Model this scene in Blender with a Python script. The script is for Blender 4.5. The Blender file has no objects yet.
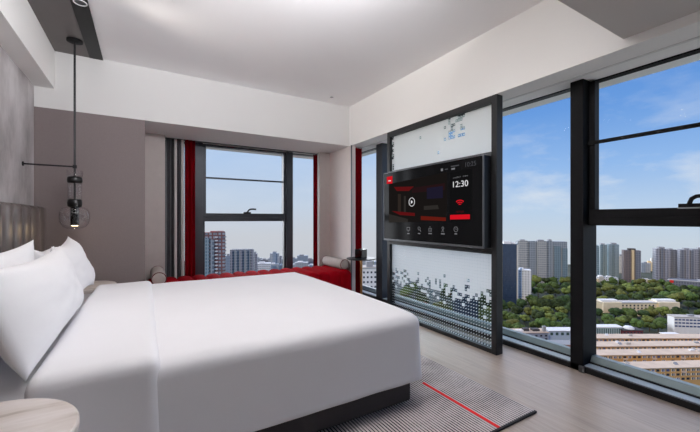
import bpy, bmesh, math, random
from mathutils import Vector, Matrix, noise
random.seed(7)
PI = math.pi
scene = bpy.context.scene
COL = scene.collection
TH = math.atan(205 / 343.6)
S, C = math.sin(TH), math.cos(TH)
CAMH = 1.2

# ------------------------------------------------------------------ helpers
def lin(rgb):
    r = []
    for v in rgb:
        v = v / 255.0
        r.append(v / 12.92 if v <= 0.04045 else ((v + 0.055) / 1.055) ** 2.4)
    return (r[0], r[1], r[2], 1.0)

def tag(o, label=None, cat=None, group=None, kind=None):
    if label: o['label'] = label
    if cat: o['category'] = cat
    if group: o['group'] = group
    if kind: o['kind'] = kind
    return o

def empty(name, loc=(0, 0, 0), rz=0.0, label=None, cat=None, group=None, kind=None):
    o = bpy.data.objects.new(name, None)
    COL.objects.link(o)
    o.location = loc
    o.rotation_euler = (0, 0, rz)
    o.empty_display_size = 0.1
    return tag(o, label, cat, group, kind)

def abs_loc(o):
    v = Vector((0, 0, 0))
    while o is not None:
        v += o.location
        o = o.parent
    return v

class MB:
    def __init__(self):
        self.bm = bmesh.new()
        self.mi = 0
    def face(self, vs):
        try:
            f = self.bm.faces.new(vs)
            f.material_index = self.mi
            return f
        except ValueError:
            return None
    def box(self, x0, x1, y0, y1, z0, z1):
        v = [self.bm.verts.new(p) for p in ((x0, y0, z0), (x1, y0, z0), (x1, y1, z0), (x0, y1, z0),
                                             (x0, y0, z1), (x1, y0, z1), (x1, y1, z1), (x0, y1, z1))]
        for q in ((0, 3, 2, 1), (4, 5, 6, 7), (0, 1, 5, 4), (1, 2, 6, 5), (2, 3, 7, 6), (3, 0, 4, 7)):
            self.face([v[i] for i in q])
        return self
    def prism(self, poly, axis, a0, a1):
        # poly: list of 2D points; axis 0/1/2 extruded
        def P(p, a):
            if axis == 0: return (a, p[0], p[1])
            if axis == 1: return (p[0], a, p[1])
            return (p[0], p[1], a)
        A = [self.bm.verts.new(P(p, a0)) for p in poly]
        B = [self.bm.verts.new(P(p, a1)) for p in poly]
        n = len(poly)
        self.face(A); self.face(B[::-1])
        for i in range(n):
            self.face([A[i], B[i], B[(i + 1) % n], A[(i + 1) % n]])
        return self
    def lathe(self, prof, c, n=32, axis='z', a0=0.0, a1=2 * PI):
        full = abs(a1 - a0 - 2 * PI) < 1e-6
        m = n if full else n + 1
        rings = []
        for (r, h) in prof:
            ring = []
            if r < 1e-6:
                ring = [self.bm.verts.new(self._ax(c, 0, 0, h, axis))] * m
            else:
                for i in range(m):
                    a = a0 + (a1 - a0) * i / n
                    ring.append(self.bm.verts.new(self._ax(c, r * math.cos(a), r * math.sin(a), h, axis)))
            rings.append(ring)
        for j in range(len(rings) - 1):
            A, B = rings[j], rings[j + 1]
            for i in range(n):
                k = (i + 1) % m
                q = []
                for v in (A[i], A[k], B[k], B[i]):
                    if v not in q: q.append(v)
                if len(q) >= 3: self.face(q)
        return self
    def _ax(self, c, x, y, h, axis):
        if axis == 'z': return (c[0] + x, c[1] + y, c[2] + h)
        if axis == 'y': return (c[0] + x, c[1] + h, c[2] + y)
        return (c[0] + h, c[1] + x, c[2] + y)
    def tube(self, pts, r, n=10, caps=True):
        pts = [Vector(p) for p in pts]
        rings = []
        for i, p in enumerate(pts):
            d = (pts[min(i + 1, len(pts) - 1)] - pts[max(i - 1, 0)]).normalized()
            u = d.cross(Vector((0, 0, 1)))
            if u.length < 1e-4: u = d.cross(Vector((1, 0, 0)))
            u.normalize(); w = d.cross(u)
            rings.append([self.bm.verts.new(p + r * (math.cos(2 * PI * k / n) * u + math.sin(2 * PI * k / n) * w)) for k in range(n)])
        for j in range(len(rings) - 1):
            for k in range(n):
                self.face([rings[j][k], rings[j][(k + 1) % n], rings[j + 1][(k + 1) % n], rings[j + 1][k]])
        if caps:
            self.face(rings[0][::-1]); self.face(rings[-1])
        return self
    def torus(self, c, R, r, axis='z', n=28, m=8):
        g = []
        for i in range(n):
            a = 2 * PI * i / n
            g.append([self.bm.verts.new(self._ax(c, (R + r * math.cos(2 * PI * k / m)) * math.cos(a),
                      (R + r * math.cos(2 * PI * k / m)) * math.sin(a), r * math.sin(2 * PI * k / m), axis)) for k in range(m)])
        for i in range(n):
            for k in range(m):
                self.face([g[i][k], g[(i + 1) % n][k], g[(i + 1) % n][(k + 1) % m], g[i][(k + 1) % m]])
        return self
    def grid(self, fn, nu, nv):
        g = [[self.bm.verts.new(fn(i / nu, j / nv)) for j in range(nv + 1)] for i in range(nu + 1)]
        for i in range(nu):
            for j in range(nv):
                self.face([g[i][j], g[i + 1][j], g[i + 1][j + 1], g[i][j + 1]])
        return g
    def build(self, name, mat, parent=None, local=False, smooth=False, bevel=0.0, seg=2, solid=0.0, recalc=True):
        bm = self.bm
        if recalc: bmesh.ops.recalc_face_normals(bm, faces=bm.faces[:])
        if not local and parent is not None:
            bmesh.ops.translate(bm, vec=-abs_loc(parent), verts=bm.verts[:])
        off = Vector((0, 0, 0))
        if parent is None and len(bm.verts):
            xs = [v.co.x for v in bm.verts]; ys = [v.co.y for v in bm.verts]; zs = [v.co.z for v in bm.verts]
            off = Vector(((min(xs) + max(xs)) / 2, (min(ys) + max(ys)) / 2, min(zs)))
            bmesh.ops.translate(bm, vec=-off, verts=bm.verts[:])
        me = bpy.data.meshes.new(name)
        bm.to_mesh(me); bm.free()
        for m in (mat if isinstance(mat, (list, tuple)) else [mat]): me.materials.append(m)
        o = bpy.data.objects.new(name, me)
        COL.objects.link(o)
        o.location = off
        if parent is not None: o.parent = parent
        if smooth:
            for p in me.polygons: p.use_smooth = True
        if bevel > 0:
            b = o.modifiers.new('Bevel', 'BEVEL'); b.width = bevel; b.segments = seg; b.limit_method = 'ANGLE'; b.angle_limit = 0.6
            b.harden_normals = False
        if solid:
            s = o.modifiers.new('Solid', 'SOLIDIFY'); s.thickness = solid; s.offset = 0
        return o

def struct(name, mb, mat, **k):
    return tag(mb.build(name, mat, **k), kind='structure')

def kids(o):
    return [c for c in COL.objects if c.parent == o]

def copy_tree(o, parent=None):
    c = o.copy(); COL.objects.link(c); c.parent = parent
    for ch in kids(o): copy_tree(ch, c)
    return c

# ------------------------------------------------------------------ materials
class NT:
    def __init__(self, name):
        self.m = bpy.data.materials.new(name); self.m.use_nodes = True
        self.t = self.m.node_tree; self.t.nodes.clear()
        self.out = self.n('ShaderNodeOutputMaterial')
    def n(self, typ, **kw):
        x = self.t.nodes.new(typ)
        for k, v in kw.items(): setattr(x, k, v)
        return x
    def l(self, a, b): self.t.links.new(a, b)
    def math(self, op, a, b=None, clamp=False):
        x = self.n('ShaderNodeMath', operation=op, use_clamp=clamp)
        for i, v in enumerate((a, b)):
            if v is None: continue
            if isinstance(v, (int, float)): x.inputs[i].default_value = v
            else: self.l(v, x.inputs[i])
        return x.outputs[0]
    def mix(self, fac, a, b, blend='MIX'):
        x = self.n('ShaderNodeMix', data_type='RGBA', blend_type=blend)
        for s, v in ((x.inputs[0], fac), (x.inputs[6], a), (x.inputs[7], b)):
            if isinstance(v, (int, float, tuple)): s.default_value = v
            else: self.l(v, s)
        return x.outputs[2]
    def obj(self):
        return self.n('ShaderNodeTexCoord').outputs['Object']
    def mapping(self, vec, scale=(1, 1, 1), rot=(0, 0, 0)):
        x = self.n('ShaderNodeMapping'); x.inputs['Scale'].default_value = scale; x.inputs['Rotation'].default_value = rot
        self.l(vec, x.inputs['Vector']); return x.outputs[0]
    def noise(self, vec, scale, detail=4, rough=0.55):
        x = self.n('ShaderNodeTexNoise'); x.inputs['Scale'].default_value = scale
        x.inputs['Detail'].default_value = detail; x.inputs['Roughness'].default_value = rough
        self.l(vec, x.inputs['Vector']); return x.outputs['Fac']
    def ramp(self, fac, stops):
        x = self.n('ShaderNodeValToRGB'); e = x.color_ramp.elements
        while len(e) < len(stops): e.new(0.5)
        for el, (p, c) in zip(e, stops): el.position = p; el.color = c
        self.l(fac, x.inputs[0]); return x.outputs[0]
    def bsdf(self, color=None, rough=0.5, metal=0.0, spec=None):
        b = self.n('ShaderNodeBsdfPrincipled')
        if isinstance(color, tuple): b.inputs['Base Color'].default_value = color
        elif color is not None: self.l(color, b.inputs['Base Color'])
        b.inputs['Roughness'].default_value = rough; b.inputs['Metallic'].default_value = metal
        if spec is not None: b.inputs['Specular IOR Level'].default_value = spec
        return b
    def bump(self, b, h, strength=0.2, dist=0.01):
        x = self.n('ShaderNodeBump'); x.inputs['Strength'].default_value = strength; x.inputs['Distance'].default_value = dist
        self.l(h, x.inputs['Height']); self.l(x.outputs[0], b.inputs['Normal'])
    def end(self, sh):
        self.l(sh.outputs[0] if hasattr(sh, 'outputs') else sh, self.out.inputs[0]); return self.m

def plain(name, rgb, rough=0.5, metal=0.0, var=0.05, vscale=6.0, bump=0.0, bscale=200.0, spec=None):
    t = NT(name); c = lin(rgb); o = t.obj()
    nz = t.noise(o, vscale, 3)
    d = tuple(x * (1 - var) for x in c[:3]) + (1,); u = tuple(min(1, x * (1 + var)) for x in c[:3]) + (1,)
    b = t.bsdf(t.ramp(nz, [(0.3, d), (0.7, u)]), rough, metal, spec)
    if bump: t.bump(b, t.noise(o, bscale, 2), bump, 0.003)
    return t.end(b)

def emit(name, rgb, strength=1.0):
    t = NT(name); e = t.n('ShaderNodeEmission'); e.inputs[0].default_value = lin(rgb); e.inputs[1].default_value = strength
    return t.end(e)

def glass(name, tint=(0.95, 0.97, 0.97, 1), refl=0.7, ior=1.45):
    t = NT(name); tr = t.n('ShaderNodeBsdfTransparent'); tr.inputs[0].default_value = tint
    g = t.n('ShaderNodeBsdfGlossy'); g.inputs['Roughness'].default_value = 0.0
    lw = t.n('ShaderNodeLayerWeight'); lw.inputs[0].default_value = .5
    fac = t.math('ADD', t.math('MULTIPLY', t.math('POWER', lw.outputs['Facing'], 4.0), .85), .04)
    ms = t.n('ShaderNodeMixShader'); t.l(t.math('MULTIPLY', fac, refl), ms.inputs[0])
    t.l(tr.outputs[0], ms.inputs[1]); t.l(g.outputs[0], ms.inputs[2])
    return t.end(ms)

M = {}
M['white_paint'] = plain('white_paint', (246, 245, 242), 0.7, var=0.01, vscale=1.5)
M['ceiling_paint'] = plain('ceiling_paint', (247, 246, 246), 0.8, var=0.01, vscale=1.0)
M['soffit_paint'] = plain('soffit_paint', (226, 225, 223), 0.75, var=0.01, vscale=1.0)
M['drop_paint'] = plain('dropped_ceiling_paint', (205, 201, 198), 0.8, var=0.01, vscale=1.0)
M['pier_paper'] = plain('pale_taupe_wallpaper', (190, 180, 176), 0.75, var=0.03, vscale=14, bump=0.05)
M['pier_lit'] = plain('lit_wallpaper', (222, 212, 207), 0.75, var=0.02, vscale=14, bump=0.05)  # same wallpaper lightened, with window light on the pier put into its colour
M['black_metal'] = plain('black_metal', (24, 24, 26), 0.38, 0.3, var=0.04)
M['frame_metal'] = plain('charcoal_aluminium', (58, 62, 68), 0.42, 0.35, var=0.03)
M['gunmetal'] = plain('gunmetal', (92, 94, 97), 0.35, 0.6, var=0.03)
M['sill_metal'] = plain('sky_sheen_aluminium', (196, 208, 211), 0.45, 0.0, var=0.03)  # sky reflection on the sill put into this pale base colour
M['rail_grey'] = plain('grey_green_rail', (122, 138, 140), 0.45, 0.1, var=0.03)
M['dark_panel'] = plain('dark_ceiling_panel', (104, 99, 97), 0.6, var=0.05, vscale=3)
M['track_black'] = plain('track_black', (9, 9, 9), 0.5, var=0.03)
M['white_trim'] = plain('white_trim', (235, 235, 235), 0.4)
M['sheet'] = plain('white_cotton', (236, 236, 240), 0.85, var=0.01, vscale=3, bump=0.04, bscale=60)
M['sheet_b'] = plain('white_cotton_pillowcase', (240, 240, 243), 0.85, var=0.01, vscale=5, bump=0.06, bscale=25)
M['bed_base'] = plain('dark_bed_base', (44, 40, 42), 0.7, var=0.06, bump=0.1)
M['black_gloss'] = plain('black_gloss', (14, 14, 15), 0.12, var=0.02)
M['smoke'] = plain('smoked_black_glass', (10, 10, 11), 0.08, var=0.02)
M['glass_pane'] = glass('window_glass', (0.97, 0.985, 0.985, 1), 0.012)
M['lamp_glass'] = glass('clear_lamp_glass', (0.985, 0.985, 0.99, 1), 0.9)
M['bulb'] = emit('warm_lamp', (255, 226, 180), 6.0)
M['fill_disc'] = emit('downlight_fill', (255, 244, 225), 8.0)  # glowing disc of the added fill downlights
M['brass'] = plain('brass', (190, 140, 90), 0.3, 0.9, var=0.05)
M['piping'] = plain('burgundy_piping', (90, 18, 28), 0.7)
M['bolster'] = plain('greige_bolster_fabric', (178, 166, 160), 0.85, var=0.05, vscale=20, bump=0.1)
M['dark_niche'] = plain('dark_niche', (20, 19, 19), 0.6)

# brown fabric wall with faint panels
t = NT('brown_fabric_wall'); o_ = t.obj()
n1 = t.noise(t.mapping(o_, (2, 2, 2)), 60, 3); n2 = t.noise(o_, 1.2, 2)
c1 = t.ramp(n1, [(0.3, lin((124, 113, 112))), (0.7, lin((129, 118, 117)))])
b = t.bsdf(c1, 0.85); t.bump(b, n1, 0.08, 0.003); M['brown_wall'] = t.end(b)

# cloudy concrete panel
t = NT('cloudy_plaster_panel'); o_ = t.obj()
n1 = t.noise(t.mapping(o_, (1, 1, 0.6)), 2.2, 6, 0.6); n2 = t.noise(t.mapping(o_, (1, 6, 0.7)), 5, 4)
c1 = t.ramp(n1, [(0.32, lin((138, 133, 132))), (0.5, lin((190, 185, 185))), (0.68, lin((222, 218, 218)))])
c2 = t.mix(t.math('MULTIPLY', n2, 0.28), c1, lin((120, 112, 116)))
b = t.bsdf(c2, 0.6); t.bump(b, n1, 0.05, 0.01); M['plaster'] = t.end(b)

# headboard leather
t = NT('taupe_leather'); o_ = t.obj(); n1 = t.noise(o_, 140, 2)
b = t.bsdf(t.ramp(t.noise(o_, 4, 2), [(0.3, lin((92, 84, 81))), (0.7, lin((101, 92, 89)))]), 0.36); t.bump(b, n1, 0.08, 0.002)
M['leather'] = t.end(b)

# red velvet
def velvet(name, rgb):
    t = NT(name); o_ = t.obj(); c = lin(rgb)
    b = t.bsdf(t.ramp(t.noise(o_, 5, 3), [(0.3, tuple(x * 0.85 for x in c[:3]) + (1,)), (0.7, c)]), 0.9, 0, .03)
    b.inputs['Sheen Weight'].default_value = 0.0; b.inputs['Sheen Roughness'].default_value = 0.4
    b.inputs['Sheen Tint'].default_value = c
    t.bump(b, t.noise(o_, 180, 2), 0.08, 0.002); return t.end(b)
M['red_velvet'] = velvet('red_velvet', (150, 6, 20))
M['red_curtain'] = velvet('red_curtain_cloth', (124, 5, 18))
M['cur_char'] = plain('charcoal_curtain_cloth', (62, 62, 66), 0.9, var=0.05, vscale=12, bump=0.1)
M['cur_black'] = plain('black_curtain_cloth', (30, 28, 31), 0.9, var=0.05, vscale=12, bump=0.1)
M['cur_grey'] = plain('grey_curtain_cloth', (112, 114, 118), 0.9, var=0.05, vscale=12, bump=0.1)
M['cur_white'] = plain('white_curtain_cloth', (226, 222, 220), 0.9, var=0.03, vscale=12)

# floor planks running along Y
t = NT('pale_oak_planks'); o_ = t.obj()
rot = t.mapping(o_, (1, 1, 1), (0, 0, PI / 2))
br = t.n('ShaderNodeTexBrick'); br.offset = 0.37; br.inputs['Scale'].default_value = 1
br.inputs['Brick Width'].default_value = 1.25; br.inputs['Row Height'].default_value = 0.19
br.inputs['Mortar Size'].default_value = 0.0015; br.inputs['Mortar Smooth'].default_value = 0.1; br.inputs['Bias'].default_value = -0.2
br.inputs['Color1'].default_value = lin((176, 158, 143)); br.inputs['Color2'].default_value = lin((160, 145, 132)); br.inputs['Mortar'].default_value = lin((128, 117, 108))
t.l(rot, br.inputs['Vector'])
g = t.noise(t.mapping(o_, (22, 1.1, 1)), 3.0, 6, 0.6)
cc = t.mix(0.55, br.outputs['Color'], t.ramp(g, [(0.25, lin((138, 123, 112))), (0.5, lin((168, 152, 138))), (0.75, lin((188, 173, 158)))]))
b = t.bsdf(cc, 0.33); t.l(t.math('ADD', t.math('MULTIPLY', g, 0.12), 0.32), b.inputs['Roughness'])
t.bump(b, br.outputs['Fac'], 0.15, -0.002); M['planks'] = t.end(b)

# rug : fine ribs along Y, cloudy patches of wider dark ribs, one red line
t = NT('ribbed_rug'); o_ = t.n('ShaderNodeTexCoord').outputs['Object']
sep = t.n('ShaderNodeSeparateXYZ'); t.l(o_, sep.inputs[0])
X = sep.outputs[0]; Y = sep.outputs[1]
wave = t.math('FRACT', t.math('MULTIPLY', X, 50.0))
clouds = t.noise(t.mapping(o_, (1.2, 2.2, 1)), 2.6, 5, 0.6)
width = t.math('ADD', t.math('MULTIPLY', clouds, 0.85), -0.05)
dark = t.math('LESS_THAN', wave, width)
c1 = t.mix(dark, lin((214, 206, 204)), lin((36, 33, 37)))
fine = t.noise(t.mapping(o_, (120, 8, 1)), 3, 2)
c2 = t.mix(t.math('MULTIPLY', fine, 0.18), c1, lin((110, 104, 106)))
b = t.bsdf(c2, 0.95); t.bump(b, wave, 0.25, 0.004); M['rug'] = t.end(b)
M['rug_edge'] = plain('rug_binding', (34, 32, 35), 0.9, bump=0.1)
M['rug_red'] = plain('rug_red_stripe', (226, 22, 26), 0.9, var=0.06, vscale=80, bump=0.1)

# travertine table top
t = NT('veined_travertine'); o_ = t.obj()
n1 = t.noise(t.mapping(o_, (2.0, 9, 4), (0, 0, -0.35)), 1.4, 6, 0.55)
c1 = t.ramp(n1, [(0.30, lin((176, 162, 150))), (0.42, lin((214, 204, 197))), (0.60, lin((230, 222, 218))), (0.75, lin((218, 209, 203)))])
b = t.bsdf(c1, 0.3); M['travertine'] = t.end(b)
M['drum'] = plain('white_lacquer', (222, 217, 213), 0.4, var=0.02)

# fritted glass : white squares dissolving downwards
def frit(name, z0, z1, cell, patch=False):
    t = NT(name); o_ = t.obj()
    sc = t.n('ShaderNodeVectorMath', operation='SCALE'); sc.inputs['Scale'].default_value = 1 / cell; t.l(o_, sc.inputs[0])
    fl = t.n('ShaderNodeVectorMath', operation='FLOOR'); t.l(sc.outputs[0], fl.inputs[0])
    fr = t.n('ShaderNodeVectorMath', operation='FRACTION'); t.l(sc.outputs[0], fr.inputs[0])
    s1 = t.n('ShaderNodeSeparateXYZ'); t.l(fl.outputs[0], s1.inputs[0])
    s2 = t.n('ShaderNodeSeparateXYZ'); t.l(fr.outputs[0], s2.inputs[0])
    cb = t.n('ShaderNodeCombineXYZ'); t.l(s1.outputs[1], cb.inputs[0]); t.l(s1.outputs[2], cb.inputs[1])
    wn = t.n('ShaderNodeTexWhiteNoise', noise_dimensions='2D'); t.l(cb.outputs[0], wn.inputs['Vector'])
    mr = t.n('ShaderNodeMapRange', interpolation_type='SMOOTHSTEP')
    mr.inputs[1].default_value = z0 / cell; mr.inputs[2].default_value = z1 / cell
    t.l(s1.outputs[2], mr.inputs[0])
    prob = mr.outputs[0]
    if patch:
        # a loose cluster of clear squares near the camera-side third
        cy = t.math('ABSOLUTE', t.math('SUBTRACT', s1.outputs[1], -36.0))
        inside = t.math('LESS_THAN', cy, 3.6)
        hi = t.math('GREATER_THAN', s1.outputs[2], 6.5)
        edge = t.math('GREATER_THAN', s1.outputs[1], -3.5)
        prob = t.math('SUBTRACT', 1.0, t.math('ADD', t.math('ADD', t.math('MULTIPLY', t.math('MULTIPLY', inside, hi), 0.5), t.math('MULTIPLY', edge, .5)), 0.005))
    full = t.math('LESS_THAN', wn.outputs['Value'], prob)
    ax = t.math('ABSOLUTE', t.math('SUBTRACT', s2.outputs[1], 0.5)); az = t.math('ABSOLUTE', t.math('SUBTRACT', s2.outputs[2], 0.5))
    mx = t.math('MAXIMUM', ax, az)
    size = t.math('ADD', t.math('MULTIPLY', full, 0.36 if not patch else 0.34), 0.12 if not patch else 0.16)
    mask = t.math('LESS_THAN', mx, size)
    df = t.n('ShaderNodeBsdfDiffuse'); df.inputs[0].default_value = (0.86, 0.88, 0.87, 1)
    tl = t.n('ShaderNodeBsdfTranslucent'); tl.inputs[0].default_value = (0.97, 0.98, 0.97, 1)
    m1 = t.n('ShaderNodeMixShader'); m1.inputs[0].default_value = 0.6; t.l(df.outputs[0], m1.inputs[1]); t.l(tl.outputs[0], m1.inputs[2])
    tr = t.n('ShaderNodeBsdfTransparent'); tr.inputs[0].default_value = (0.80, 0.86, 0.86, 1)
    gl = t.n('ShaderNodeBsdfGlossy'); gl.inputs['Roughness'].default_value = 0.02
    lw = t.n('ShaderNodeLayerWeight'); lw.inputs[0].default_value = .5
    f_ = t.math('ADD', t.math('MULTIPLY', t.math('POWER', lw.outputs['Facing'], 4.0), .5), .04)
    m2 = t.n('ShaderNodeMixShader'); t.l(f_, m2.inputs[0]); t.l(tr.outputs[0], m2.inputs[1]); t.l(gl.outputs[0], m2.inputs[2])
    m3 = t.n('ShaderNodeMixShader'); t.l(mask, m3.inputs[0]); t.l(m2.outputs[0], m3.inputs[1]); t.l(m1.outputs[0], m3.inputs[2])
    return t.end(m3)

# facades : grid of dark windows between pale bands
def facade(name, wall, pane, w=2.6, h=3.0, gap=0.9, alt=None, rough=0.6, smooth=0.05):
    t = NT(name); o_ = t.obj()
    sp = t.n('ShaderNodeSeparateXYZ'); t.l(o_, sp.inputs[0])
    cb = t.n('ShaderNodeCombineXYZ'); t.l(t.math('ADD', sp.outputs[0], sp.outputs[1]), cb.inputs[0]); t.l(sp.outputs[2], cb.inputs[1])
    br = t.n('ShaderNodeTexBrick'); br.offset = 0.0; br.inputs['Scale'].default_value = 1.0
    br.inputs['Brick Width'].default_value = w; br.inputs['Row Height'].default_value = h
    br.inputs['Mortar Size'].default_value = gap / 2; br.inputs['Mortar Smooth'].default_value = smooth
    br.inputs['Color1'].default_value = lin(pane); br.inputs['Color2'].default_value = lin(alt or pane); br.inputs['Mortar'].default_value = lin(wall)
    t.l(cb.outputs[0], br.inputs['Vector'])
    nz = t.noise(o_, 0.05, 3)
    c = t.mix(t.math('MULTIPLY', nz, 0.25), br.outputs['Color'], lin(wall))
    return t.end(t.bsdf(c, rough))

# ------------------------------------------------------------------ setting: room shell
CZ, BZ, DZ = 2.89, 2.30, 2.36
XL, XR = -0.95, 3.05
Y0, YB, YA, YW = -2.6, 4.46, 5.10, 5.47
struct('floor', MB().box(XL - .2, 3.2, Y0 - .2, 5.7, -.12, 0), M['planks'])
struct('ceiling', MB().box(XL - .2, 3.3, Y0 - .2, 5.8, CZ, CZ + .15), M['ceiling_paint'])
struct('wall_left', MB().box(XL - .2, XL, Y0 - .2, YB + .2, 0, CZ), M['brown_wall'])
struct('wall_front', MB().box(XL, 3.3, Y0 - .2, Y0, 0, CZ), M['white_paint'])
# right wall solid stretch behind the camera
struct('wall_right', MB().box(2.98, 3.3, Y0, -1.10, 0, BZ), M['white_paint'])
# back wall: brown panel flush with the soffit, alcove cheeks, pier
struct('wall_back', MB().box(XL, 0.0, YB, 5.7, 0, BZ), M['brown_wall'])
m = MB().box(0, .225, YA, 5.46, 0, BZ)
struct('wall_alcove', m, M['pier_paper'])
m = MB().box(2.457, 3.2, YA, 5.17, 0, BZ); m.box(2.63, 3.2, 5.17, 5.46, 0, BZ)
struct('wall_alcove_far', m, M['pier_paper'])
m = MB().box(2.65, 2.72, 4.40, YA, 0, BZ)
struct('wall_pier', m, M['pier_lit'])
struct('trim_1', MB().box(2.640, 2.652, 4.385, 4.402, 0, BZ), M['gunmetal'])
# soffits / bulkheads
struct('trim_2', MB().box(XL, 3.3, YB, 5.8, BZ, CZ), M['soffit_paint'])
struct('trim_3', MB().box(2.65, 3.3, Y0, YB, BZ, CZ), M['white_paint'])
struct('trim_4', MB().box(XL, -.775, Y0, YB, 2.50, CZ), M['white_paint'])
m = MB().box(-.775, 2.65, Y0, 1.0, DZ, DZ + .04); m.box(-.775, 2.65, .985, 1.0, DZ + .04, DZ + .07)  # lip added, unseen, to keep the cove fill off the bed side
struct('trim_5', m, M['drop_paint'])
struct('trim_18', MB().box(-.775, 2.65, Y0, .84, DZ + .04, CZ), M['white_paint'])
# dark strip let into the ceiling with a black lighting track
struct('trim_6', MB().box(-.775, -.494, 1.0, YB, CZ - .012, CZ + .02), M['dark_panel'])
struct('trim_7', MB().box(-.494, -.38, 1.0, YB, CZ - .014, CZ + .02), M['track_black'])
# curtain rail lines under the soffits
struct('trim_8', MB().box(2.86, 2.885, -1.1, 5.10, BZ - .005, BZ), M['soffit_paint'])
struct('trim_9', MB().box(.225, 2.63, 5.26, 5.30, BZ - .012, BZ), M['gunmetal'])
# plaster panel on the left wall, above headboard
struct('trim_10', MB().box(XL, -.93, .2, YB - .005, 1.20, 2.50), M['plaster'])
# window sill kerbs
struct('trim_11', MB().box(2.945, 2.965, -1.1, 5.10, 0, .045), M['black_metal'])
struct('trim_12', MB().box(2.965, 3.20, -1.1, 5.10, 0, .05), M['sill_metal'], bevel=.002)
struct('trim_13', MB().box(.2, 2.63, 5.40, 5.6, 0, .10), M['frame_metal'])
struct('baseboard_back', MB().box(XL, 0, YB - .012, YB, 0, .08), M['black_metal'])

# ---- windows -------------------------------------------------------------
def handle_mb(c, ax):
    # lever handle: flat base + curved lever ; ax 'x' or 'y' = direction along the rail
    m = MB()
    def P(u, d, z):
        return (c[0] + u, c[1] - d, c[2] + z) if ax == 'x' else (c[0] - d, c[1] - u, c[2] + z)
    pts = [P(-.01, .012, .0), P(0, .03, .02), P(.012, .045, .042), P(.035, .05, .055), P(.07, .05, .058), P(.12, .05, .055)]
    m.tube(pts, .0125, 10)
    a = P(-.06, 0, -.012); b_ = P(.05, .018, .012)
    m.box(min(a[0], b_[0]), max(a[0], b_[0]), min(a[1], b_[1]), max(a[1], b_[1]), a[2], b_[2])
    return m

FM = M['frame_metal']
w1 = empty('window_1', (1.34, YW, 0), kind='structure')
f = MB()
f.box(.20, .26, 5.42, 5.52, .10, 2.30); f.box(2.60, 2.63, 5.42, 5.52, .10, 2.30)
f.box(.26, 2.60, 5.42, 5.52, 2.288, 2.30); f.box(.26, 2.60, 5.42, 5.52, .10, .16)
f.build('window_frame', FM, w1, bevel=.003)
MB().box(.595, .72, 5.36, 5.52, .10, 2.30).build('mullion', FM, w1, bevel=.003)
MB().box(1.99, 2.10, 5.36, 5.52, .10, 2.30).build('mullion', FM, w1, bevel=.003)
MB().box(.72, 1.99, 5.39, 5.52, 1.165, 1.225).build('transom', FM, w1, bevel=.003)
f = MB(); f.box(.72, .765, 5.38, 5.47, 1.225, 2.288); f.box(1.945, 1.99, 5.38, 5.47, 1.225, 2.288)
f.box(.765, 1.945, 5.38, 5.47, 1.225, 1.285); f.box(.765, 1.945, 5.38, 5.47, 2.27, 2.288)
f.build('sash', FM, w1, bevel=.003)
MB().box(.735, 1.975, 5.368, 5.385, 1.79, 1.815).build('guard_rail', FM, w1, bevel=.002)
f = MB(); f.box(.72, .75, 5.40, 5.47, .16, 1.165); f.box(1.96, 1.99, 5.40, 5.47, .16, 1.165); f.build('glazing_bead', FM, w1)
handle_mb((1.36, 5.38, 1.295), 'x').build('window_handle', M['black_metal'], w1, smooth=False)
for (a, b_, z0, z1) in ((.26, .595, .16, 2.288), (.765, 1.945, 1.285, 2.27), (.75, 1.96, .16, 1.165), (2.10, 2.60, .16, 2.288)):
    MB().box(a, b_, 5.455, 5.461, z0, z1).build('pane', M['glass_pane'], w1)

def rail_y(m, x0, x1, y0, y1, z0, z1): m.box(x0, x1, y0, y1, z0, z1)
M['black_backlit'] = plain('black_and_backlit_frame', (20, 20, 22), 0.6, 0, var=0.03, spec=.15)  # charcoal aluminium with backlit shade put into its colour; also for plain black parts
BK = M['black_backlit']
# window_2 : far right-hand pane beside the pier
def side_window(name, y0, y1, frame_mat, sash=False, handle_y=None):
    w = empty(name, (3.08, (y0 + y1) / 2, 0), kind='structure')
    MB().box(3.06, 3.13, y0, y1, 2.290, BZ).build('window_frame', frame_mat, w, bevel=.002)
    f = MB(); f.prism([(3.05, .05), (3.13, .05), (3.13, .105), (3.08, .105), (3.054, .062)], 1, y0, y1)
    f.build('bottom_rail', M['rail_grey'], w, bevel=.002)
    MB().box(3.042, 3.056, y0, y1, .05, .062).build('seal', M['track_black'], w)
    if sash:
        MB().box(3.02, 3.13, y0, y1, 1.150, 1.215).build('transom', frame_mat, w, bevel=.003)
        s = MB(); s.box(3.03, 3.10, y0, y1, 1.215, 1.275); s.box(3.03, 3.10, y1 - .045, y1, 1.275, 2.290); s.box(3.03, 3.10, y0, y0 + .045, 1.275, 2.290)
        s.build('sash', frame_mat, w, bevel=.003)
        MB().box(3.012, 3.03, y0, y1, 1.785, 1.812).build('guard_rail', frame_mat, w, bevel=.002)
        MB().box(3.077, 3.083, y0 + .045, y1 - .045, 1.275, 2.290).build('pane', M['glass_pane'], w)
        MB().box(3.077, 3.083, y0, y1, .105, 1.150).build('pane', M['glass_pane'], w)
        h = handle_mb((3.03, handle_y, 1.288), 'y').build('window_handle', BK, w)
        MB().box(3.018, 3.032, handle_y - .055, handle_y + .065, 1.268, 1.276).build('handle_plate', M['sill_metal'], h, local=False)
    else:
        MB().box(3.077, 3.083, y0, y1, .105, 2.290).build('pane', M['glass_pane'], w)
    return w
side_window('window_2', 4.18, 5.10, FM)
side_window('window_3', 1.47, 4.03, FM)
side_window('window_4', -.05, 1.375, BK, True, .775)
side_window('window_5', -1.10, -.15, BK)
for i, (a, b_) in enumerate(((4.03, 4.18), (1.375, 1.47), (-.15, -.05))):
    mm = MB().box(2.945, 3.16, a, b_, 0, BZ)
    struct('trim_%d' % (14 + i), mm, FM if i == 0 else BK, bevel=.003)
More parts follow.
